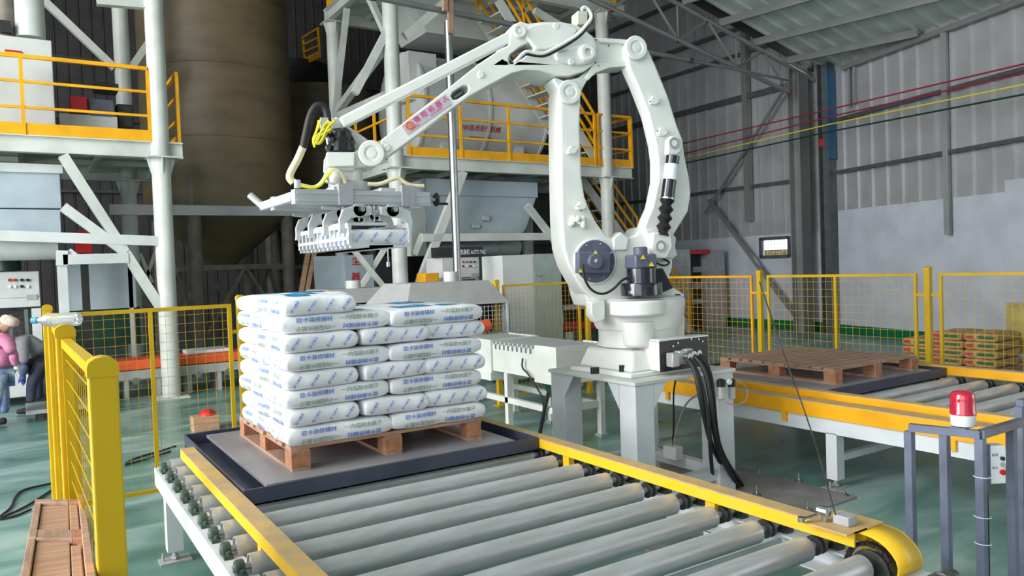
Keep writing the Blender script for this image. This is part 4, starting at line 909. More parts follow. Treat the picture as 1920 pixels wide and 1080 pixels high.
MB().box(BX0+.07, BX1-.07, 6.0, 6.05, .3, .36).build('stretcher', FW_, bcv, smooth=False)
tagm = MB(); tagm.cyl((4.45, 6.3, .52), (4.75, 6.3, .52), .08, 16); tagm.box(4.5, 4.6, 6.22, 6.38, .4, .62); tagm.build('drive_motor', M['dark_green'], bcv)
MB().pipe([P(*q_, X=BX0-.02) for q_ in ((980, 672), (978, 690), (990, 700), (1005, 725), (1018, 745), (1020, 790))], .009, 8, smooth=2).build('cable', M['rubber'], bcv)
MB().pipe([P(*q_, X=BX0-.03) for q_ in ((1028, 738), (1020, 770), (1012, 812))], .02, 8, smooth=2).build('cable', M['rubber'], bcv)
# covers over the press section
def hood(label, px0, pxt0, pxt1, px1, pyt, pyb, Y, zb_, depth, base_y, mesh=False):
    t = thing('press_conveyor_hood', label, 'machine cover', P((px0+px1)/2, pyb, Y=Y))
    a, b, c_, d_ = P(px0, pyb, Y=Y), P(pxt0, pyt, Y=Y+.25), P(pxt1, pyt-1, Y=Y+.25), P(px1, pyb-6, Y=Y)
    zt_ = (b.z+c_.z)/2; zl = (a.z+d_.z)/2; b.z = c_.z = zt_; a.z = d_.z = zl; bk = V(0, depth, 0)
    m_ = MB(); a2, d2 = a+bk, d_+bk; b2, c2_ = V(b.x, Y+depth-.25, zt_), V(c_.x, Y+depth-.25, zt_)
    m_.add([a, b, c_, d_, a2, b2, c2_, d2], [(0, 3, 2, 1), (1, 2, 6, 5), (4, 5, 6, 7), (0, 1, 5, 4), (3, 7, 6, 2)]); m_.build('cover', mat('cover_grey', (.40, .40, .405), .5, var=.04) if 'cover_grey' not in M else M['cover_grey'], t, smooth=False)
    for x, y in ((a.x, Y), (d_.x-.04, Y), (a.x, Y+depth-.04), (d_.x-.04, Y+depth-.04)): MB().box(x, x+.04, y, y+.04, 0, zl).build('leg', FW_, t, smooth=False)
    MB().box(a.x, a.x+.01, Y, Y+depth, base_y, zl).build('side_panel', FW_, t, smooth=False); MB().box(d_.x-.01, d_.x, Y, Y+depth, base_y, zl).build('side_panel', FW_, t, smooth=False)
    MB().box(a.x, d_.x, Y+.02, Y+depth, base_y-.05, base_y).build('bed', M['silver_gray'], t, smooth=False)
    cm_ = MB(); x = a.x+.05
    while x < d_.x: cm_.box(x, x+.01, Y+.01, Y+.014, base_y, zl-.02); x += .055
    z = base_y+.05
    while z < zl: cm_.box(a.x, d_.x, Y+.006, Y+.01, z, z+.006); z += .055
    cm_.build('guard_mesh', M['silver_gray'], t, smooth=False, kind='stuff')
    MB().box(a.x+.05, d_.x-.05, Y+.3, Y+depth-.1, base_y, zl-.03).build('press_belt', M['rubber'], t, smooth=False)
    return t, a, d_
t, a, d_ = hood('large grey hood with mesh front above the infeed rollers', 762, 770, 916, 955, 529, 576, 8.0, 1.3, 1.3, .95)
MB().lathe([(.06, 0), (.08, .16)], P(895, 612, Y=7.9), (1, .2, 0), 16).build('spray_nozzle', M['orange'], t)
q = P(845, 530, Y=8.5); MB().lathe([(.09, 0), (.09, .16)], q-V(0, 0, .02), Z, 20).build('exhaust_stub', FW_, t)
t, a, d_ = hood('lower grey hood behind the top of the sack stack', 600, 615, 740, 775, 541, 570, 10.2, 1.3, 1.4, .95)
q = P(663, 545, Y=10.7); MB().lathe([(.11, 0), (.11, .17)], q-V(0, 0, .02), Z, 20).build('exhaust_stub', FW_, t)
# loose pallets leaning at the lower left
f1, f2 = P(66, 938, Z=1.01), P(150, 938, Z=1.01); n1, n2 = P(34, 1100, Z=1.10), P(168, 1100, Z=1.10)
lp = thing('wooden_pallet', 'reddish pallet standing on edge beside the near yellow post', 'pallet', ((f1.x+n2.x)/2, (f1.y+n2.y)/2, 0))
def lpq(u, v, z=None):          # u across 0..1, v along 0..1 from far to near
    q = (f1*(1-u)+f2*u)*(1-v) + (n1*(1-u)+n2*u)*v; return V(q.x, q.y, q.z if z is None else z)
def slab(u0, u1, v0, v1, dz, dep, nm, mt):
    t_ = [lpq(u0, v0), lpq(u1, v0), lpq(u1, v1), lpq(u0, v1)]; t_ = [q+V(0, 0, dz) for q in t_]
    MB().add(t_ + [q-V(0, 0, dep) for q in t_], [(0, 1, 2, 3), (7, 6, 5, 4), (0, 4, 5, 1), (1, 5, 6, 2), (2, 6, 7, 3), (3, 7, 4, 0)]).build(nm, M[mt], lp, smooth=False, bevel=.002)
slab(0, .14, 0, 1, 0, 1.0, 'deck_board', 'wood_b'); slab(.16, .74, .06, 1, -.008, .12, 'stringer', 'wood'); slab(.76, .93, .06, .55, -.004, .12, 'stringer', 'wood'); slab(.76, .93, .62, 1, -.004, .12, 'stringer', 'wood')
slab(.0, .74, 0, .055, .004, .12, 'block', 'wood_b'); slab(.76, 1.0, 0, .055, .004, .12, 'block', 'wood_end'); slab(.0, .16, .47, .56, .005, .12, 'block', 'wood_b'); slab(.16, .8, .46, .57, .003, .12, 'block', 'wood_b'); slab(.8, 1.0, .46, .57, .004, .12, 'block', 'wood_end')
for v in (0, .47, .9): slab(.16, .95, v, v+.08, -.13, .87 if v < .9 else .9, 'upright_board', 'wood_b')
slab(.96, 1.1, -.06, 1, .012, 1.0, 'leaning_board', 'wood'); slab(.88, .955, .02, .98, -.012, .98, 'deck_board', 'wood')
# carton with a red cloth behind the stack
cq = P(396, 800, Z=0)
# ------------------------------------------------------------------ steel structure and plant behind
SW = M['steel_white']; YF = 12.2; YB = 15.2
mat('struct_white', (.60, .62, .58), .45, var=.08, scale=2); SW = M['struct_white']
mat('plant_blue', (.40, .47, .52), .42, var=.08, scale=1.5); mat('plant_white', (.62, .64, .63), .45, var=.08, scale=1.5); mat('silo_brown', (.20, .15, .08), .45, var=.15, scale=1.2, stretch=(1, 1, 3), col2=(.15, .11, .065))
mat('dark_box', (.018, .022, .022), .5, var=.1); mat('brown_steel', (.22, .19, .16), .6, var=.1); OY = M['orange_yellow']
def railing(t, a, b, n, zf, h=1.05, name='railing'):
    """guard rail with posts, three rails and a toe board between plan points a and b at floor height zf"""
    a = V(*a, zf); b = V(*b, zf); r = MB().bar(a+V(0, 0, h), b+V(0, 0, h), .05, .05).build('top_rail', OY, t, smooth=False)
    for k in (.35, .68): MB().bar(a+V(0, 0, h*k), b+V(0, 0, h*k), .035, .035).build('mid_rail', OY, t, smooth=False)
    MB().bar(a+V(0, 0, .07), b+V(0, 0, .07), .012, .15, up=(0, 0, 1)).build('toe_board', OY, t, smooth=False) if False else None
    d = (b-a).normalized(); nn = V(-d.y, d.x, 0)
    MB().obox((a+b)/2+V(0, 0, .08), (b-a)/2, nn*.008, V(0, 0, .08)).build('toe_board', OY, t, smooth=False)
    for i in range(n+1):
        q = a + (b-a)*i/n; MB().bar(q, q+V(0, 0, h-.025), .045, .045).build('post', OY, t, smooth=False)
def deck(t, x0, x1, y0, y1, z0, z1, n=4):
    for y in (y0, y1): MB().ibeam((x0, y, (z0+z1)/2), (x1, y, (z0+z1)/2), .14, z1-z0).build('deck_beam', SW, t, smooth=False)
    for x in (x0+.07, x1-.07): MB().ibeam((x, y0+.08, (z0+z1)/2), (x, y1-.08, (z0+z1)/2), .12, (z1-z0)*.9).build('deck_beam', SW, t, smooth=False)
    for i in range(1, n): x = x0+(x1-x0)*i/n; MB().bar((x, y0+.08, z1-.07), (x, y1-.08, z1-.07), .07, .1).build('joist', SW, t, smooth=False)
    for k in (.33, .66): y = y0+(y1-y0)*k; MB().bar((x0+.1, y, z1-.06), (x1-.1, y, z1-.06), .06, .08).build('joist', SW, t, smooth=False)
    MB().box(x0, x1, y0-.02, y1+.05, z1, z1+.012).build('deck_plate', SW, t, smooth=False)
def col(t, x, y, z1, r=.125, z0=0, gus=()):
    MB().cyl((x, y, z0), (x, y, z1), r, 24).build('column', SW, t)
    for z in gus:
        b = MB(); b.box(x-r*1.5, x+r*1.5, y-r*1.5, y+r*1.5, z-.01, z+.01)
        b.prism([(x-r*1.5, y-.008, z), (x+r*1.5, y-.008, z), (x+r, y-.008, z-.25), (x-r, y-.008, z-.25)], (0, .016, 0)); b.prism([(x-.008, y-r*1.5, z), (x-.008, y+r*1.5, z), (x-.008, y+r, z-.25), (x-.008, y-r, z-.25)], (.016, 0, 0)); b.build('gusset', SW, t, smooth=False)
    if z0 == 0: MB().box(x-.22, x+.22, y-.22, y+.22, 0, .02).build('base_plate', SW, t, smooth=False)
ZD0, ZD1 = 3.53, 3.76
# left platform
pf = thing('steel_platform', 'white steel platform with orange railing at the upper left', 'platform', (0, YF, 0))
xr = P(342, 280, Y=YF).x
deck(pf, -3, xr, YF, YB, ZD0, ZD1, 5); col(pf, 1.77, YF, 8.2, .13, gus=(ZD0,)); 
x_ = P(243, 400, Y=YB).x; col(pf, x_, YB, 8.4, .13, gus=(ZD0,)); col(pf, -2.8, YF, ZD0)
railing(pf, (-3, YF-.05), (P(278, 200, Y=YF).x, YF-.05), 3, ZD1); railing(pf, (xr-.03, YF+.05), (xr-.03, YF+1.35), 1, ZD1)
for a, b, w in (((118, 292), (303, 580), .13), ): MB().ibeam(P(*a, Y=YF), P(*b, Y=YF), w, w+.02, up=(0, 1, 0)).build('brace', SW, pf, smooth=False)
for a, b, w in (((215, 128), (60, -20), .12), ((246, 128), (280, 78), .12), ((262, 475), (285, 530), .06), ((292, 470), (268, 540), .06)): MB().bar(P(*a, Y=YB), P(*b, Y=YB), w, w).build('brace', SW, pf, smooth=False)
for a, b, w in (((180, -4), (275, 4), .2), ): MB().ibeam(P(*a, Y=YF), P(*b, Y=YF), .12, w).build('upper_beam', SW, pf, smooth=False)
# packing plant under and on the left platform
mx = thing('packing_hopper', 'pale blue white hopper body hanging under the left platform', 'hopper', P(60, 470, Y=YF+.1))
Y1 = YF+.25
def fbox(px0, py0, px1, py1, Y, d, nm, mt, t, bev=0):
    a = P(px0, py1, Y=Y); b = P(px1, py0, Y=Y); c = P((px0+px1)/2, py0, Y=Y); d_ = P((px0+px1)/2, py1, Y=Y)
    return MB().box(min(a.x, b.x), max(a.x, b.x), Y, Y+d, d_.z, c.z).build(nm, M[mt], t, bevel=bev, smooth=bool(bev))
fbox(-80, 318, 112, 390, Y1, 1.4, 'hopper_body', 'plant_blue', mx, .01); fbox(-80, 392, 113, 446, Y1, 1.4, 'hopper_body', 'plant_blue', mx, .01); fbox(-80, 305, 117, 322, Y1-.05, 1.5, 'flange', 'plant_white', mx, .004)
a = P(-80, 462, Y=Y1+.4); b = P(108, 462, Y=Y1+.4); b.z = a.z = (a.z+b.z)/2; MB().cyl(a, b, .2, 24).build('screw_tube', M['plant_white'], mx)
fr = thing('machine_frame', 'white square tube frame holding the hopper beside the white column', 'frame', P(200, 470, Y=YF))
for a, b, w in (((-60, 440), (296, 452), .14), ((118, 487), (240, 484), .14), ((116, 470), (116, 498), .14), ((118, 388), (236, 474), .13), ((128, 470), (150, 487), .08)): MB().bar(P(*a, Y=YF-.02), P(*b, Y=YF-.02), w, w).build('frame_tube', M['plant_white'], fr, smooth=False)
MB().bar(P(116, 498, Y=YF), V(P(116, 498, Y=YF).x, YF, 0), .12, .12).build('frame_tube', M['plant_white'], fr, smooth=False)
ub_ = thing('dust_filter_box', 'grey white box with a duct standing on the left platform', 'machine', P(50, 255, Y=YF+.3))
fbox(-80, 66, 96, 258, YF+.35, 1.2, 'filter_body', 'plant_white', ub_, .01); fbox(9, 94, 40, 98, YF+.33, .02, 'stripe', 'red', ub_); fbox(9, 98, 40, 104, YF+.33, .02, 'stripe', 'hose_yellow', ub_)
fbox(112, 215, 220, 250, YF+.9, .6, 'outlet_base', 'plant_white', ub_, .01)
q = P(57, 66, Y=YF+.7); MB().cyl(V(q.x, q.y, q.z-.05), V(q.x, q.y, q.z+2), .19, 20).build('duct', M['plant_white'], ub_)
q = P(12, 66, Y=YF+.7); MB().cyl(V(q.x, q.y, q.z-.05), V(q.x, q.y, q.z+2), .11, 16).build('duct', M['brown_steel'], ub_)
fbox(0, 38, 20, 60, YF+.5, .3, 'valve', 'dark_box', ub_)
mt_ = thing('drive_motor', 'small dark blue and red motor unit on the left platform', 'motor', P(190, 250, Y=YF+1.2)); fbox(132, 180, 163, 208, YF+.8, .3, 'red_cover', 'red', mt_, .01); fbox(165, 185, 215, 222, YF+.9, .4, 'motor_body', 'motor_blue', mt_, .03); fbox(178, 155, 222, 168, YF+1.0, .4, 'top_box', 'dark_box', mt_, .01); fbox(220, 195, 250, 240, YF+1.0, .4, 'gearbox', 'dark_box', mt_, .03)
# packing machine with panel, behind the workers
pm = thing('packing_machine', 'white packing machine with knob panel behind the two workers', 'machine', P(40, 740, Y=13.1)); Yp = 13.1
fbox(-60, 510, 73, 560, Yp, .7, 'control_panel', 'plant_white', pm, .01); fbox(-60, 560, 76, 578, Yp, .7, 'machine_body', 'plant_white', pm, .01); fbox(62, 578, 77, 640, Yp, .7, 'machine_body', 'plant_white', pm); fbox(-60, 578, 62, 640, Yp+.35, .1, 'inner_plate', 'dark_metal', pm)
fbox(48, 580, 52, 640, Yp+.1, .05, 'inner_post', 'chrome', pm); fbox(18, 590, 22, 640, Yp+.1, .05, 'inner_post', 'chrome', pm)
fbox(-60, 700, 76, 748, Yp, .7, 'machine_base', 'plant_white', pm, .01); fbox(-60, 640, 76, 700, Yp+.4, .1, 'inner_plate', 'dark_metal', pm); fbox(30, 690, 76, 700, Yp-.02, .1, 'red_strip', 'red', pm)
q = P(12, 508, Y=Yp+.4); b = MB(); b.lathe([(.19, 0), (.19, .2)], q, Z, 20); b.build('green_cap', M['dark_green'], pm); b = MB(); b.lathe([(.2, .2), (.2, .24), (.12, .28)], q, Z, 20); b.build('cap_lid', M['plant_white'], pm)
for k, (px, py, c) in enumerate(((18, 525, 'red'), (28, 525, 'red'), (41, 525, 'black'), (52, 525, 'black'), (18, 537, 'bag'), (28, 537, 'bag'), (41, 537, 'black'), (52, 537, 'bag'))): q = P(px, py, Y=Yp-.001); MB().cyl(q, q-V(0, .03, 0), .022, 10).build('knob', M[c], pm)
fbox(50, 552, 70, 562, Yp-.012, .01, 'name_plate', 'gray_plastic', pm)
sh = thing('sheet_screen', 'blue grey sheet screen behind the diagonal brace at left', 'screen', P(190, 600, Y=YF+1)); fbox(126, 492, 252, 580, YF+1.2, .05, 'screen_sheet', 'plant_blue', sh); fbox(115, 578, 262, 650, YF+1.3, .05, 'screen_sheet', 'dark_green', sh)
for px in (128, 250): a = P(px, 640, Y=YF+1.2); MB().box(a.x-.03, a.x+.03, a.y, a.y+.05, 0, 2.0).build('screen_post', SW, sh, smooth=False)
rdx = thing('fire_box', 'bright red box seen between the white frame tubes at left', 'box', P(157, 472, Y=YF+.6)); fbox(142, 432, 171, 474, YF+.6, .3, 'box_body', 'red', rdx, .01); a = P(157, 474, Y=YF+.75); MB().box(a.x-.05, a.x+.05, a.y-.05, a.y+.05, 0, a.z).build('pedestal', M['dark_box'], rdx, smooth=False)
bt = thing('red_belt_conveyor', 'low conveyor with a red orange belt behind the left fence', 'conveyor', P(260, 735, Z=0)); Yc = 12.42
a = P(225, 672, Y=Yc); b = P(408, 668, Y=Yc); zt_ = (a.z+b.z)/2
xa_, xb_ = P(150, 700, Y=Yc).x, b.x+.6
MB().box(xa_, xb_, Yc, Yc+.6, zt_-.14, zt_).build('belt', M['orange'], bt, bevel=.01); MB().box(xa_, xb_, Yc-.02, Yc+.62, zt_-.28, zt_-.15).build('frame', M['silver_gray'], bt, smooth=False)
for k in range(6): x = xa_+.15+(xb_-xa_-.3)*k/5; MB().box(x-.03, x+.03, Yc, Yc+.6, 0, zt_-.28).build('leg', M['silver_gray'], bt, smooth=False); MB().lathe([(.05, 0), (.05, .03)], (x+.12, Yc-.05, zt_-.3), (0, 1, 0), 14).build('idler', M['chrome'], bt)
tg_ = P(300, 662, Y=Yc+.3); tag(MB().box(tg_.x+.35, tg_.x+1.0, Yc+.1, Yc+.5, zt_, zt_+.06).build('flat_sack', bag_mats[0], bevel=.02), 'flat white sack lying on the red belt conveyor', 'sack')
# silos
def silo(name, label, x, y, r, zc, zb_, zt_, legs=True, mt='silo_brown'):
    t = thing(name, label, 'silo', (x, y, 0)); MB().lathe([(r*.12, zb_), (r, zc), (r, zt_)], (x, y, 0), Z, 48).build('silo_shell', M[mt], t)
    for z in [zc+.02] + [zc + 1.45*k for k in range(1, int((zt_-zc)/1.45)+1)]: MB().lathe([(r, -.02), (r+.012, -.012), (r+.012, .012), (r, .02)], (x, y, z), Z, 48, cap=False).build('weld_seam', M[mt], t)
    if legs:
        L = []
        for k in range(4):
            an = math.pi*k/2 + .98; px_, py_ = x+r*.92*math.cos(an), y+r*.92*math.sin(an); L.append((px_, py_)); MB().cyl((px_, py_, 0), (px_, py_, zc+.6), .13, 14).build('leg', M['brown_steel'], t)
        for k in range(4):
            a, b = L[k], L[(k+1) % 4]; z = 1.95; MB().bar((*a, z), (*b, z), .1, .1).build('ring_beam', M['brown_steel'], t, smooth=False)
            m1 = ((a[0]+b[0])/2, (a[1]+b[1])/2)
            for c_ in (a, b): MB().bar((*m1, z), (*c_, .4), .07, .07).build('leg_brace', M['brown_steel'], t, smooth=False)
    return t
sx = P(412, 300, Y=17.2).x
silo('storage_silo', 'tall brown cylindrical silo with a conical bottom behind the white column', sx, 17.2, 1.52, P(430, 402, Y=17.2).z, P(430, 500, Y=17.2).z, 7.85)
silo('storage_silo', 'second brown silo half hidden behind the first and the robot wrist', P(600, 300, Y=20).x, 20, 1.4, 3.2, 2.0, P(600, 178, Y=20).z, legs=True)
silo('storage_silo', 'dark silo far at the upper middle left behind the others', P(560, 300, Y=22).x, 22.1, 1.0, 3.2, 2.4, 7.8, legs=True, mt='dark_box')
a = P(204, 389, Y=13.2); b = P(560, 400, Y=13.2); a.z = b.z = (a.z+b.z)/2
tag(MB().bar(a, b+(b-a)*.2, .08, .16).build('cross_channel', M['galv'], origin=a, smooth=False), 'long grey steel channel crossing in front of the brown silo', 'beam')
# middle structure
ms = thing('steel_tower', 'large white steel tower with orange railings behind the robot arm', 'platform', (7.8, YF, 0))
mx0, mx1 = P(766, 300, Y=YF).x, P(1184, 310, Y=YF).x; ZU0, ZU1 = 6.9, 7.15
deck(ms, mx0-.2, mx1, YF, YB, ZD0, ZD1, 6); deck(ms, mx0-.35, P(1150, 20, Y=YF).x+.3, YF, YB, ZU0, ZU1, 6)
cxA = P(738, 200, Y=YF).x; cxC = P(1138, 350, Y=YF).x
for x, y in ((cxA, YF), (cxC, YF), (P(630, 200, Y=YB).x, YB), (cxC, YB)): col(ms, x, y, ZU0, .135, gus=(ZD0, ZU0))
railing(ms, (mx0, YF-.05), (P(1112, 250, Y=YF).x, YF-.05), 4, ZD1); railing(ms, (P(1118, 250, Y=YF).x, YF-.05), (mx1-.03, YF-.05), 1, ZD1); railing(ms, (mx1-.03, YF), (mx1-.03, YB-.3), 2, ZD1)
railing(ms, (mx0-.18, YF+.1), (mx0-.18, YB-.1), 3, ZD1); railing(ms, (mx0-.3, YF-.05), (P(1150, 0, Y=YF).x, YF-.05), 4, ZU1); railing(ms, (mx0-.3, YF+.1), (mx0-.3, YB-.1), 2, ZU1)
Xc = cxA
for (ya, za), (yb, zb_), w in (((YB-.1, 5.0), (YF+.1, 5.75), .13), ((YB-.1, 5.0), (YB-1.0, ZU0), .1), ((YB-2.0, ZU0), (YF+.12, 5.8), .1), ((YB-.1, 4.95), (YF+.1, 4.85), .12)): MB().bar((Xc, ya, za), (Xc, yb, zb_), w, w).build('brace', SW, ms, smooth=False)
for a, b, w in (((868, 322), (786, 532), .12), ((735, 40), (665, 175), .1), ((760, 68), (840, 0), .12), ((988, 385), (1062, 480), .1), ((776, 478), (792, 440), .08), ((1002, 20), (1070, 60), .1)): MB().bar(P(*a, Y=YF), P(*b, Y=YF), w, w*1.2).build('brace', SW, ms, smooth=False)
for a, b, o_y in (((664, 470), (742, 565), .3), ((722, 465), (672, 545), .39)): MB().bar(P(*a, Y=YF+o_y), P(*b, Y=YF+o_y), .08, .08).build('brace', SW, ms, smooth=False)
for py in (440, ): a = P(790, 442, Y=YF); b = P(1052, 447, Y=YF); a.z = b.z = (a.z+b.z)/2; MB().bar(a, b, .12, .14).build('frame_tube', SW, ms, smooth=False)
# stairs
def stair(t, pa, pb, y0, y1, n, rail=True):
    a = V(pa.x, y0, pa.z); b = V(pb.x, y0, pb.z); dy = V(0, y1-y0, 0)
    for s in (V(0, 0, 0), dy): MB().bar(a+s, b+s, .03, .2).build('stringer', SW, t, smooth=False)
    for i in range(1, n): q = a+(b-a)*i/n; MB().box(q.x-.11, q.x+.11, y0, y1, q.z-.015, q.z+.01).build('tread', SW, t, smooth=False)
    if rail:
        for s in (V(0, 0, 0), dy):
            for h in (.32, .62, .95): MB().bar(a+s+Z*h, b+s+Z*h, .04, .04).build('hand_rail', OY, t, smooth=False)
            for i in range(0, 5): q = a+(b-a)*i/4; MB().bar(q+s, q+s+Z*.95, .04, .04).build('rail_post', OY, t, smooth=False)
st1 = thing('steel_stair', 'steep white stair with orange handrails climbing behind the robot elbow', 'stairs', P(1119, 304, Y=YF+.1)); stair(st1, P(1119, 304, Y=YF+.15), P(934, 0, Y=YF+.15), YF+.15, YF+.95, 15)
a = P(1090, 335, Y=YF+1.2); b = P(1222, 520, Y=YF+1.2); st2 = thing('steel_stair', 'lower stair with orange handrails seen through the robot arm opening', 'stairs', V(b.x, YF+1.2, 0)); sl_ = (a.z-.0)/(a.z-b.z); stair(st2, V(b.x, 0, b.z)+(V(b.x-a.x, 0, b.z-a.z))*(b.z/(a.z-b.z)), V(a.x, 0, a.z), YF+1.2, YF+2.0, 16)
# drum on the middle platform with lettering
dr = thing('mixer_drum', 'white mixer drum with red lettering on the middle platform', 'mixer', (8, YF+2, ZD1+.012)); xa_, xb_ = P(775, 240, Y=YF+1.6).x, P(1004, 240, Y=YF+1.6).x; rd = 1.1; zc = ZD1+.2+rd; yc_ = YF+1.05+rd
b = MB(); b.lathe([(.3, -.12), (rd*.9, -.03), (rd, .0), (rd, xb_-xa_), (rd*.9, xb_-xa_+.04), (.3, xb_-xa_+.14)], (xa_, yc_, zc), (1, 0, 0), 48); b.build('drum_shell', M['plant_white'], dr)
for x in (xa_+.6, xb_-.6): MB().box(x-.1, x+.1, yc_-.8, yc_+.8, ZD1+.012, zc-.6).build('saddle', SW, dr, smooth=False)
for x in (xa_+.02, (xa_+xb_)/2, xb_-.05): MB().lathe([(rd, -.03), (rd+.03, -.03), (rd+.03, .03), (rd, .03)], (x, yc_, zc), (1, 0, 0), 48, cap=False).build('drum_band', M['plant_white'], dr)
def drum_text(txt, px, py, size):
    q = P(px, py, Y=yc_-rd); v, f = glyphs(txt, size); o = []
    for x, y in v: z = q.z+y; yy = yc_ - math.sqrt(max(.01, rd*rd-(z-zc)**2)) - .008; o.append((q.x+x, yy, z))
    mbt.add(o, f)
mbt = MB(); drum_text('HW昌邑宏伟机械', 906, 240, .125); mbt.build('red_lettering', M['red'], dr, smooth=False)
mbt = MB(); drum_text('15064641688', 910, 257, .10); mbt.build('red_lettering', M['red'], dr, smooth=False)
fbox(770, 284, 800, 296, YF-.02, .02, 'dummy_plate', 'dark_box', dr) if False else None
up = thing('weigh_hopper', 'pale greenish hopper box above the middle platform', 'hopper', P(815, 185, Y=YF+1.4)); fbox(768, 98, 818, 188, YF+1.3, .8, 'hopper_body', 'plant_white', up, .01)
a = P(770, 10, Y=YF+1.3); q1, q2, q3, q4 = P(762, -20, Y=YF+1.3), P(960, -20, Y=YF+1.3), P(925, 78, Y=YF+1.3), P(800, 60, Y=YF+1.3)
MB().prism([q1, q2, q3, q4], (0, 1.2, 0)).build('hopper_cone', M['plant_white'], up, smooth=False); fbox(820, 150, 862, 186, YF+1.3, .7, 'outlet', 'plant_white', up, .03)
# blue grey hopper under it with panels
hp = thing('blend_hopper', 'large blue grey tapered hopper under the middle platform', 'hopper', P(900, 450, Y=YF+.4)); Yh = YF+.35
pr = [P(800, 366, Y=Yh), P(1006, 368, Y=Yh), P(987, 428, Y=Yh), P(968, 452, Y=Yh), P(800, 452, Y=Yh), P(797, 425, Y=Yh)]
MB().prism(pr, (0, 1.6, 0)).build('hopper_body', M['plant_blue'], hp, smooth=False, bevel=.01); fbox(800, 338, 1008, 368, Yh-.03, 1.66, 'hopper_flange', 'plant_blue', hp, .01)
a = P(805, 462, Y=Yh+.5); b = P(968, 466, Y=Yh+.5); a.z = b.z = (a.z+b.z)/2; MB().cyl(a, b, .2, 24).build('screw_tube', M['silver_gray'], hp)
fbox(905, 404, 918, 414, Yh-.05, .05, 'inspection_latch', 'chrome', hp, .005); fbox(885, 420, 900, 428, Yh-.05, .05, 'inspection_latch', 'chrome', hp, .005); fbox(772, 390, 798, 480, Yh, .4, 'side_duct', 'plant_white', hp, .01)
pp_ = thing('packing_machine', 'white machine panel with knobs under a black header by the silver pole', 'machine', P(865, 640, Y=11.3)); Yq = 11.3
fbox(824, 463, 905, 482, Yq-.02, .3, 'black_header', 'black', pp_); fbox(830, 482, 898, 520, Yq, .6, 'control_panel', 'plant_white', pp_, .005); fbox(830, 520, 898, 700, Yq+.05, .6, 'machine_body', 'plant_white', pp_); fbox(846, 524, 890, 560, Yq+.03, .02, 'opening', 'black', pp_)
fbox(884, 512, 896, 521, Yq-.012, .01, 'name_plate', 'gray_plastic', pp_)
for k in range(4):
    for py, c in ((491, 'red' if k < 2 else 'black'), (499, 'bag' if k % 2 else 'black')): q = P(868+k*7, py, Y=Yq-.001); MB().cyl(q, q-V(0, .02, 0), .016, 8).build('knob', M[c], pp_)
tx = MB(); q = P(882, 473, Y=Yq-.03); flat_text(tx, '自动包装机 AUTO PAC', q, V(1, 0, 0), Z, .1, width=.62); tx.build('white_lettering', M['bag'], pp_, smooth=False)
p3_ = thing('packing_machine', 'narrow white machine panel with a round black port by the grey cabinet', 'machine', P(928, 640, Y=11.4)); fbox(912, 480, 945, 640, 11.4, .5, 'control_panel', 'plant_white', p3_, .005); q = P(928, 640, Y=11.4); MB().box(q.x-.12, q.x+.12, 11.42, 11.88, 0, q.z).build('base', M['plant_white'], p3_, smooth=False); q = P(938, 535, Y=11.39); MB().lathe([(.14, 0), (.11, .03), (.1, .03), (.09, .0)], q, (0, -1, 0), 20).build('port_ring', M['black'], p3_); q = P(933, 492, Y=11.39); MB().box(q.x-.05, q.x+.05, q.y-.02, q.y, q.z-.02, q.z+.02).build('display', M['black'], p3_, smooth=False)
oc = thing('orange_box', 'orange box on a pale stand just above the big hood', 'box', P(815, 650, Y=10.9)); fbox(797, 512, 823, 532, 10.9, .3, 'box_body', 'orange_yellow', oc, .01); fbox(800, 532, 822, 700, 10.95, .2, 'stand', 'plant_white', oc); q = P(811, 700, Y=10.95); MB().box(q.x-.1, q.x+.1, 10.95, 11.15, 0, q.z).build('stand', M['plant_white'], oc, smooth=False)
ca = thing('control_cabinet', 'tall cabinet with a white door and a greenish side behind the fence', 'cabinet', P(1000, 650, Y=9.4)); Yk = 9.6
a = P(942, 500, Y=Yk); b = P(1000, 500, Y=Yk); c_ = P(1052, 500, Y=Yk); zt_ = P(985, 478, Y=Yk).z
MB().box(a.x, b.x, Yk, Yk+.6, .05, zt_).build('white_door', M['plant_white'], ca, smooth=False, bevel=.006); MB().box(b.x+.004, c_.x, Yk-.001, Yk+.6, .05, zt_+.01).build('green_door', mat('pale_green', (.36, .43, .40), .45, var=.04), ca, smooth=False, bevel=.006); MB().box(a.x, c_.x, Yk+.02, Yk+.58, 0, .05).build('plinth', M['dark_box'], ca, smooth=False)
q = P(1008, 516, Y=Yk-.01); MB().cyl(q, q-V(0, .03, 0), .02, 10).build('door_lock', M['chrome'], ca)
mq = thing('red_machine', 'low red machine with pale wheels seen through the fence by the turret', 'machine', P(1070, 640, Y=10.3)); fbox(1055, 605, 1120, 618, 10.3, .5, 'red_top', 'red', mq, .01); fbox(1058, 618, 1118, 660, 10.35, .4, 'base', 'dark_metal', mq, .01); fbox(1054, 573, 1110, 580, 10.5, .3, 'pale_shelf', 'plant_white', mq); q = P(1054, 620, Y=10.5); MB().box(q.x, q.x+.04, 10.5, 10.54, 0, P(1054, 575, Y=10.5).z).build('shelf_post', M['plant_white'], mq, smooth=False); fbox(1062, 622, 1075, 640, 10.28, .05, 'wheel', 'plant_white', mq, .01)
sc = thing('dust_collector_screen', 'blue grey panel with red characters beneath the gripper', 'panel', P(650, 640, Y=14)); fbox(600, 480, 646, 700, 14.1, .1, 'side_panel', 'plant_blue', sc); fbox(655, 478, 700, 700, 14.0, .1, 'panel', 'plant_blue', sc)
tx = MB()
for s_, py in (('除', 462), ('尘', 490), ('器', 520)): flat_text(tx, s_, P(667, py, Y=13.98), V(1, 0, 0), Z, .18)
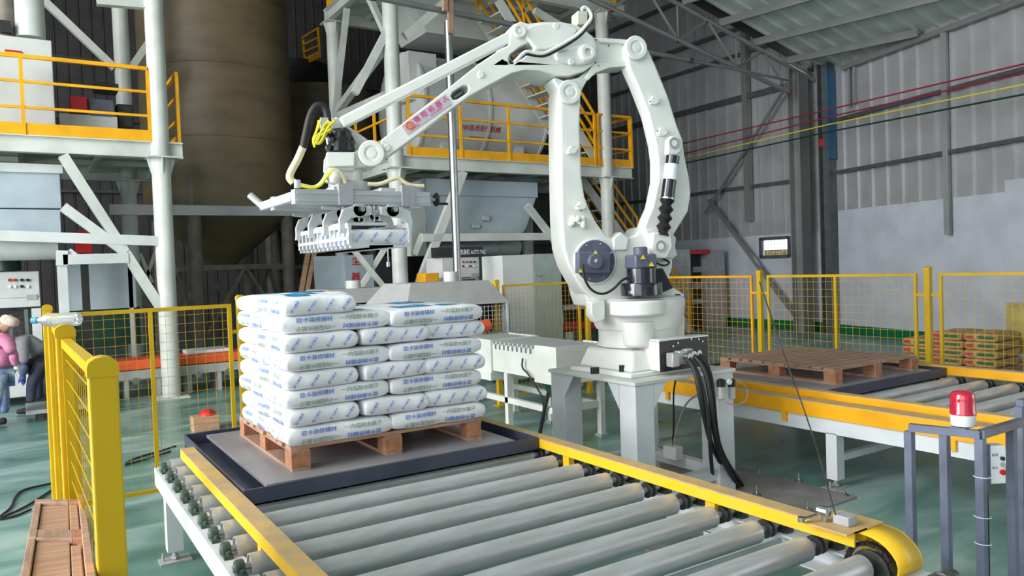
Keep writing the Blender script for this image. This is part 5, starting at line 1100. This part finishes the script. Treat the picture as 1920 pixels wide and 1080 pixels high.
tx.build('red_characters', M['red'], sc, smooth=False)
fbox(712, 480, 765, 700, 13.5, .1, 'dark_panel', 'dark_box', sc)
# silver pole with clamp and the long pipe
q = P(858, 527, Y=9.75); zt_ = P(841, 40, Y=9.75).z
sp = thing('silver_pole', 'shiny round silver pole standing between arm and hood', 'pole', (q.x, q.y, 0)); MB().cyl((q.x, q.y, 0), (q.x, q.y, zt_), .058, 20).build('pole', M['chrome'], sp); MB().box(q.x-.12, q.x+.12, q.y-.12, q.y+.12, 0, .012).build('foot_plate', M['chrome'], sp, smooth=False)
b = MB(); b.box(q.x-.05, q.x+.05, q.y-.1, q.y-.06, zt_-.2, zt_+.3); b.box(q.x-.13, q.x-.05, q.y-.12, q.y-.06, zt_+.1, zt_+.35); b.build('rusty_clamp', M['wood_b'], sp, smooth=False, bevel=.01)
a = P(690, -8, Y=9.65); b = P(1478, 150, Y=10.9)
lp_ = thing('long_pipe', 'long grey pipe running from the silver pole up to the roof truss', 'pipe', a); d = b-a; MB().cyl(a-d*.1, a+d*.66, .045, 12).build('pipe', M['galv'], lp_); MB().cyl(a+d*.66, b, .032, 12).build('pipe', M['galv'], lp_)
for t_ in (.0, .24, .52, .66): MB().cyl(a+d*t_, a+d*(t_+.01), .055, 12).build('coupling', M['dark_metal'], lp_)
# grey cabinets far right with red top
gcb = thing('switch_cabinets', 'row of open grey switch cabinets with a red strip by the far wall', 'cabinet', P(1310, 607, Z=0)); Yg = P(1310, 600, X=14.3).y; gcb.location = (14.3, Yg, 0)
for x0, x1, mt in ((1262, 1294, 'gray_plastic'), (1331, 1358, 'gray_plastic')): fbox(x0, 468, x1, 617, Yg, .5, 'cabinet_body', 'silver_gray', gcb)
fbox(1295, 476, 1330, 617, Yg+.25, .3, 'open_bay', 'dark_box', gcb); fbox(1295, 468, 1331, 476, Yg-.02, .5, 'red_strip', 'red', gcb)
for py in (500, 530, 560): fbox(1300, py, 1325, py+10, Yg+.2, .05, 'switch_gear', 'gray_plastic', gcb)
# brown sacks on a pallet by the right wall
bx = P(1705, 693, Z=0); by = P(1885, 705, Z=0)
mat('kraft', (.52, .31, .12), .7, var=.2, scale=10, bump=.3, bscale=20); mat('leaf_green', (.03, .14, .04), .6, var=.1); mat('sack_red', (.5, .04, .06), .6, var=0)
tp = thing('stock_pallet', 'dark pallet under the stacked brown sacks near the right wall', 'pallet', (bx.x+.5, (bx.y+by.y)/2, 0)); L_ = (bx.y-by.y)+.1
for k in range(6): MB().box(bx.x-.05+k*.2, bx.x+.1+k*.2, by.y, bx.y+.1, .1, .12).build('plank', M['wood_b'], tp, smooth=False)
for y in (by.y+.05, (bx.y+by.y)/2, bx.y): MB().box(bx.x-.05, bx.x+1.1, y-.05, y+.05, 0, .1).build('bearer', M['wood_b'], tp, smooth=False)
def small_sack():
    b = MB(); mb = bag_mesh(21, prints=False); sc_ = (L_/3/.62, .8, 1.15); b.v = [V(q.x*sc_[0], q.y*sc_[1], q.z*sc_[2]) for q in mb.v]; nb_ = 22*16*2; b.f = mb.f[:nb_]; b.m = mb.m[:nb_]
    for x0, x1, mi in ((-.2, -.08, 1), (-.05, .2, 2)):
        yv = -(BW/2)*.8-.008; b.add([V(x0, yv, -.018), V(x1, yv, -.018), V(x1, yv, .022), V(x0, yv, .022), V(x0, yv+.03, -.018), V(x1, yv+.03, -.018), V(x1, yv+.03, .022), V(x0, yv+.03, .022)], [(0, 1, 2, 3), (4, 7, 6, 5), (0, 4, 5, 1), (3, 2, 6, 7)], mi)
    return b
ks = small_sack().build('brown_sack', [M['kraft'], M['sack_red'], M['leaf_green']]); first = True
for l in range(4):
    for c_ in range(3):
        if l == 3 and c_ == 2: continue
        for r_2 in range(2):
            o = ks if first else ks.copy()
            if not first: C.objects.link(o)
            first = False
            o.location = (bx.x+.18+.36*r_2+random.uniform(-.02, .02), by.y+L_*(c_+.5)/3, .12+.062+l*.119); o.rotation_euler = (0, 0, R(-90+random.uniform(-4, 4)))
            tag(o, f'brown paper sack, {("bottom", "second", "third", "top")[l]} layer, {("right", "middle", "left")[c_]} column, {("front", "rear")[r_2]} row of the wall stack', 'sack', 'brown paper sacks stacked near the right wall')
q = P(1885, 690, Z=0); sg = thing('yellow_board', 'tall yellowed notice board with dark lettering at the right edge', 'board', (q.x+.3, q.y, 0)); mat('board_yellow', (.48, .38, .12), .6, var=.1)
a = P(1888, 690, Z=0); zt_ = P(1888, 568, X=a.x).z; dd = V(-.1, -1, 0).normalized(); nb2 = V(-1, .1, 0).normalized()
MB().prism([a+V(0, 0, .25), a+dd*1.6+V(0, 0, .25), a+dd*1.6+V(.0, 0, zt_), a+V(.0, 0, zt_)], -nb2*.03).build('board', M['board_yellow'], sg, smooth=False)
for k in (.05, 1.5): MB().bar(a+dd*k-nb2*.05, a+dd*k-nb2*.05+Z*zt_, .04, .04).build('leg', M['wood_b'], sg, smooth=False)
tx = MB()
for i, s_ in enumerate(('安全生产', '施工铁路', '注意事项说明', '严禁烟火')): flat_text(tx, s_, a+dd*.6+nb2*.006+Z*(zt_-.3-.24*i), dd, Z, .17 if i == 1 else .13)
tx.build('lettering', M['wood_b'], sg, smooth=False)
# small things on the floor
q = P(385, 806, Z=0); cb = thing('carton', 'cardboard carton with a red cloth in it beyond the conveyor end', 'carton', (q.x, q.y, 0)); b = MB(); b.box(q.x-.14, q.x+.14, q.y-.1, q.y+.1, 0, .17); b.build('carton_body', M['wood'], cb, bevel=.004, smooth=False)
b = MB(); b.lathe([(.1, 0), (.09, .03), (.05, .06), (.01, .07)], (q.x+.03, q.y, .168), Z, 9); b.build('red_cloth', M['red'], cb, ang=80)
for k, pts in enumerate((((0, 968), (22, 952), (28, 930), (45, 917), (102, 905)), ((0, 972), (50, 950), (104, 914)), ((0, 974), (30, 968), (58, 955)), ((234, 868), (262, 856), (300, 846), (330, 836)), ((234, 872), (270, 862), (320, 846)))):
    p_ = [P(*q_, Z=.012) for q_ in pts]; tag(MB().pipe(p_, .009, 6, smooth=2).build('floor_cable', M['rubber'], origin=p_[0]), ('dark cable curling on the floor at the left edge', 'dark cable straight across the floor at the left edge', 'shorter dark cable end on the floor at the left edge', 'upper of two dark cables on the floor behind the left mesh', 'lower of two dark cables on the floor behind the left mesh')[k], 'cable')
a = P(1571, 966, X=2.70); b = P(1424, 528, Y=a.y+.15); mid = (a+b)/2+V(.03, 0, .0)
wr2 = thing('whisker_rod', 'thin bent grey feeler rod rising from the near rail end', 'rod', V(a.x, a.y, .676)); MB().pipe([V(a.x, a.y, .676), (a*2+b)/3+V(.01, 0, .01), (a+b*2)/3-V(.0, 0, .0), b], .003, 6, smooth=2).build('rod', M['dark_metal'], wr2)
c_ = P(98, 602, Y=4.05); wb_ = thing('water_bottle', 'clear plastic water bottle with a blue cap lying on the left fence rail', 'bottle', (c_.x+.02, c_.y, 1.55)); mat('pet', (.8, .85, .88), .08, var=0, trans=.8)
d_ = V(.84, -.54, 0); o_ = V(.118, 4.05, 1.583)-d_*.1
MB().lathe([(.012, 0), (.012, .02), (.03, .055), (.031, .1), (.028, .12), (.031, .14), (.031, .2), (.026, .205)], o_, d_, 16).build('bottle_body', M['pet'], wb_); MB().cyl(o_-d_*.012, o_+d_*.012, .015, 12).build('cap', mat('cap_blue', (.05, .35, .6), .4, var=0), wb_)
for k_ in range(2): p_ = [P(590-k_*12, 470, Y=14.5), P(572-k_*10, 560, Y=14.2)]; p_[1] = p_[0]+(p_[1]-p_[0])*(p_[0].z/(p_[0].z-p_[1].z)); tag(MB().bar(p_[1], p_[0], .08, .08).build('leaning_timber', M['wood'], origin=p_[1], smooth=False), ('brown timber leaning under the gripper, right one of two', 'brown timber leaning under the gripper, left one of two')[k_], 'timber')
sr_ = thing('silo_railing', 'small orange guard rail high on the dark silo', 'railing', P(585, 115, Y=20)); MB().bar(P(596, 55, Y=20), P(600, 108, Y=20), .05, .05).build('post', OY, sr_, smooth=False); MB().bar(P(568, 72, Y=21.6), P(572, 118, Y=21.6), .05, .05).build('post', OY, sr_, smooth=False)
for a_, b_ in (((566, 72), (597, 53)), ((568, 85), (598, 70)), ((570, 98), (599, 85))): MB().bar(P(*a_, Y=21.6), P(*b_, Y=20), .05, .05).build('rail', OY, sr_, smooth=False)
MB().bar(P(571, 115, Y=21.6), P(600, 102, Y=20), .03, .2).build('toe_board', OY, sr_, smooth=False)
# weighing platform
wp_ = thing('floor_scale', 'low steel floor scale in front of the two workers', 'scale', P(85, 765, Z=0)); a = P(66, 772, Z=.12); b = P(112, 765, Z=.12)
MB().box(a.x-.1, a.x+.9, a.y-.1, a.y+.7, .10, .15).build('scale_plate', M['silver_gray'], wp_, smooth=False, bevel=.004); MB().box(a.x, a.x+.8, a.y, a.y+.6, 0, .1).build('scale_base', M['dark_metal'], wp_, smooth=False)
# ------------------------------------------------------------------ two workers
def skin(name, chain, edges, mt, parent, root=0, sub=2):
    me = bpy.data.meshes.new(name); base = wloc(parent); bm = bmesh.new(); L = bm.verts.layers.skin.verify(); vv = [bm.verts.new(Vector(p)-base) for p, r in chain]
    for v_, (p, r) in zip(vv, chain): v_[L].radius = (r, r) if not isinstance(r, tuple) else r
    vv[root][L].use_root = True
    for a, b in edges: bm.edges.new((vv[a], vv[b]))
    bm.to_mesh(me); bm.free(); o = bpy.data.objects.new(name, me); C.objects.link(o); o.parent = parent; me.materials.append(mt)
    s = o.modifiers.new('skin', 'SKIN'); s.use_smooth_shade = True; u = o.modifiers.new('sub', 'SUBSURF'); u.levels = sub; u.render_levels = sub; return o
mat('flesh', (.5, .28, .19), .55, var=.03); mat('shirt_grey', (.23, .23, .24), .8, var=.1); mat('navy', (.03, .035, .06), .8, var=.1); mat('overall_blue', (.13, .20, .42), .8, var=.2, scale=8, col2=(.5, .55, .62)); mat('pink_cloth', (.68, .24, .4), .8, var=.15); mat('denim', (.07, .10, .19), .8, var=.1); mat('glove', (.75, .74, .7), .8, var=.1); mat('glove_blue', (.06, .07, .3), .8, var=.1); mat('hair', (.02, .018, .016), .7, var=.1)
def worker(label, Yw, J, top, legm, handm, headm, sleeve=None, hood=False):
    """J: pixel joints hip, chest, neck, head, shoulder, elbow, wrist, knee, ankle, toe in the worker's own vertical plane"""
    p = {k: P(a, b, Y=Yw) for k, (a, b) in J.items()}; fl_ = V(p['ankle'].x, Yw, 0); t = thing('person', label, 'person', fl_); s = V(0, .17, 0)
    an = V(p['ankle'].x, Yw, .09); p['ankle'] = an; p['toe'] = an + V(-.16, 0, -.05)
    h, c, n, hd = p['hip'], p['chest'], p['neck'], p['head']; sh, el, wr = p['sho'], p['elb'], p['wri']
    # body surface
    skin('body', [(n, .055), (hd, .095), (hd+(hd-n).normalized()*.07, .08), (hd+V(-.05, 0, -.06), .06)], [(0, 1), (1, 2), (1, 3)], M['flesh'], t)
    skin('cap' if not hood else 'hood', [(hd-(hd-n).normalized()*.02, .09 if not hood else .125), (hd+(hd-n).normalized()*.06+V(.02, 0, .03), .098 if not hood else .12), (hd+(hd-n).normalized()*.1+V(.02, 0, .02), .07)], [(0, 1), (1, 2)], headm, t)
    b = MB()
    for k in (-1, 1): e = hd+V(-.085, .035*k, -.01); b.lathe([(.001, -.012), (.012, 0), (.001, .012)], e, (0, 0, 1), 8, cap=False)
    b.build('eyes', M['black'], t); nz = MB(); nz.lathe([(.018, 0), (.004, .035)], hd+V(-.085, 0, -.04), (-1, 0, -.3), 8); nz.build('nose', M['flesh'], t)
    sp_ = s*1.3
    skin('shirt', [(h, .165), ((h+c)/2, .165), (c, .15), ((c+n)/2, .105), (n, .06), (sh+sp_, .075), ((sh+el)/2+sp_*1.15, .07), (el+sp_*1.1, .06), (sh-sp_, .075), ((sh+el)/2-sp_*1.15, .07), (el-sp_*1.1, .06)], [(0, 1), (1, 2), (2, 3), (3, 4), (3, 5), (5, 6), (6, 7), (3, 8), (8, 9), (9, 10)], top, t)
    for k in (-1, 1):
        e_ = el+sp_*1.1*k; w_ = wr+sp_*.8*k
        skin('sleeve', [(e_, .058), ((e_+w_)/2, .05), (w_, .04)], [(0, 1), (1, 2)], sleeve or top, t)
        d_ = (w_-e_).normalized(); hp_ = w_+d_*.05; ch = [(w_, .034), (hp_, .04), (w_+d_*.09, .036)]; ed = [(0, 1), (1, 2)]
        for f_ in range(4):
            o_ = V(.012, (f_-1.5)*.02, 0); ch += [(w_+d_*.12+o_, .0105), (w_+d_*(.155-.006*abs(f_-1.4))+o_*1.2+V(-.012, 0, 0), .009)]; i0 = len(ch)-2; ed += [(2, i0), (i0, i0+1)]
        ch += [(hp_+d_*.02+V(-.035, -.01, 0), .012), (hp_+d_*.055+V(-.05, -.012, 0), .01)]; ed += [(1, len(ch)-2), (len(ch)-2, len(ch)-1)]
        skin('hand', ch, ed, handm, t, sub=1)
    hs_ = V(0, .1, 0); kn = p['knee']
    skin('trousers', [(h, .17), (h+hs_-V(0, 0, .1), .105), (kn+hs_*1.2, .075), (an+hs_*1.3+Z*.05, .06), (h-hs_-V(0, 0, .1), .105), (kn-hs_*1.2+V(-.06, 0, 0), .075), (an-hs_*1.3+Z*.05+V(-.1, 0, 0), .06)], [(0, 1), (1, 2), (2, 3), (0, 4), (4, 5), (5, 6)], legm, t)
    for k in (-1, 1):
        a_ = an+hs_*1.3*k + (V(-.1, 0, 0) if k < 0 else V(0, 0, 0)); skin('shoe', [(a_-Z*.035+V(.03, 0, 0), .05), (a_-Z*.045+V(-.08, 0, 0), .042), (a_-Z*.05+V(-.17, 0, 0), .034)], [(0, 1), (1, 2)], M['hair'], t, sub=1)
    return t
worker('worker in grey shirt and dark trousers bending over at the left', 12.3, dict(hip=(78, 668), chest=(52, 640), neck=(30, 640), head=(18, 652), sho=(42, 645), elb=(46, 680), wri=(44, 702), knee=(70, 712), ankle=(74, 770)), M['shirt_grey'], M['navy'], M['glove_blue'], M['hair'], M['denim'])
worker('worker in blue overall and pink hood stooping at the left edge', 11.3, dict(hip=(-4, 690), chest=(2, 650), neck=(8, 625), head=(14, 610), sho=(12, 636), elb=(24, 660), wri=(30, 684), knee=(6, 735), ankle=(8, 785)), M['pink_cloth'], M['overall_blue'], M['glove'], mat('hood_print', (.8, .7, .65), .8, col2=(.75, .35, .25), scale=18), M['pink_cloth'], hood=True)
# ------------------------------------------------------------------ beyond the window
tag(MB().box(17.5, 17.9, 10, 18, 0, 1.98).build('garden_wall', M['kraft'], origin=(17.7, 14, 0)), 'brownish garden wall outside seen through the little window', 'wall')
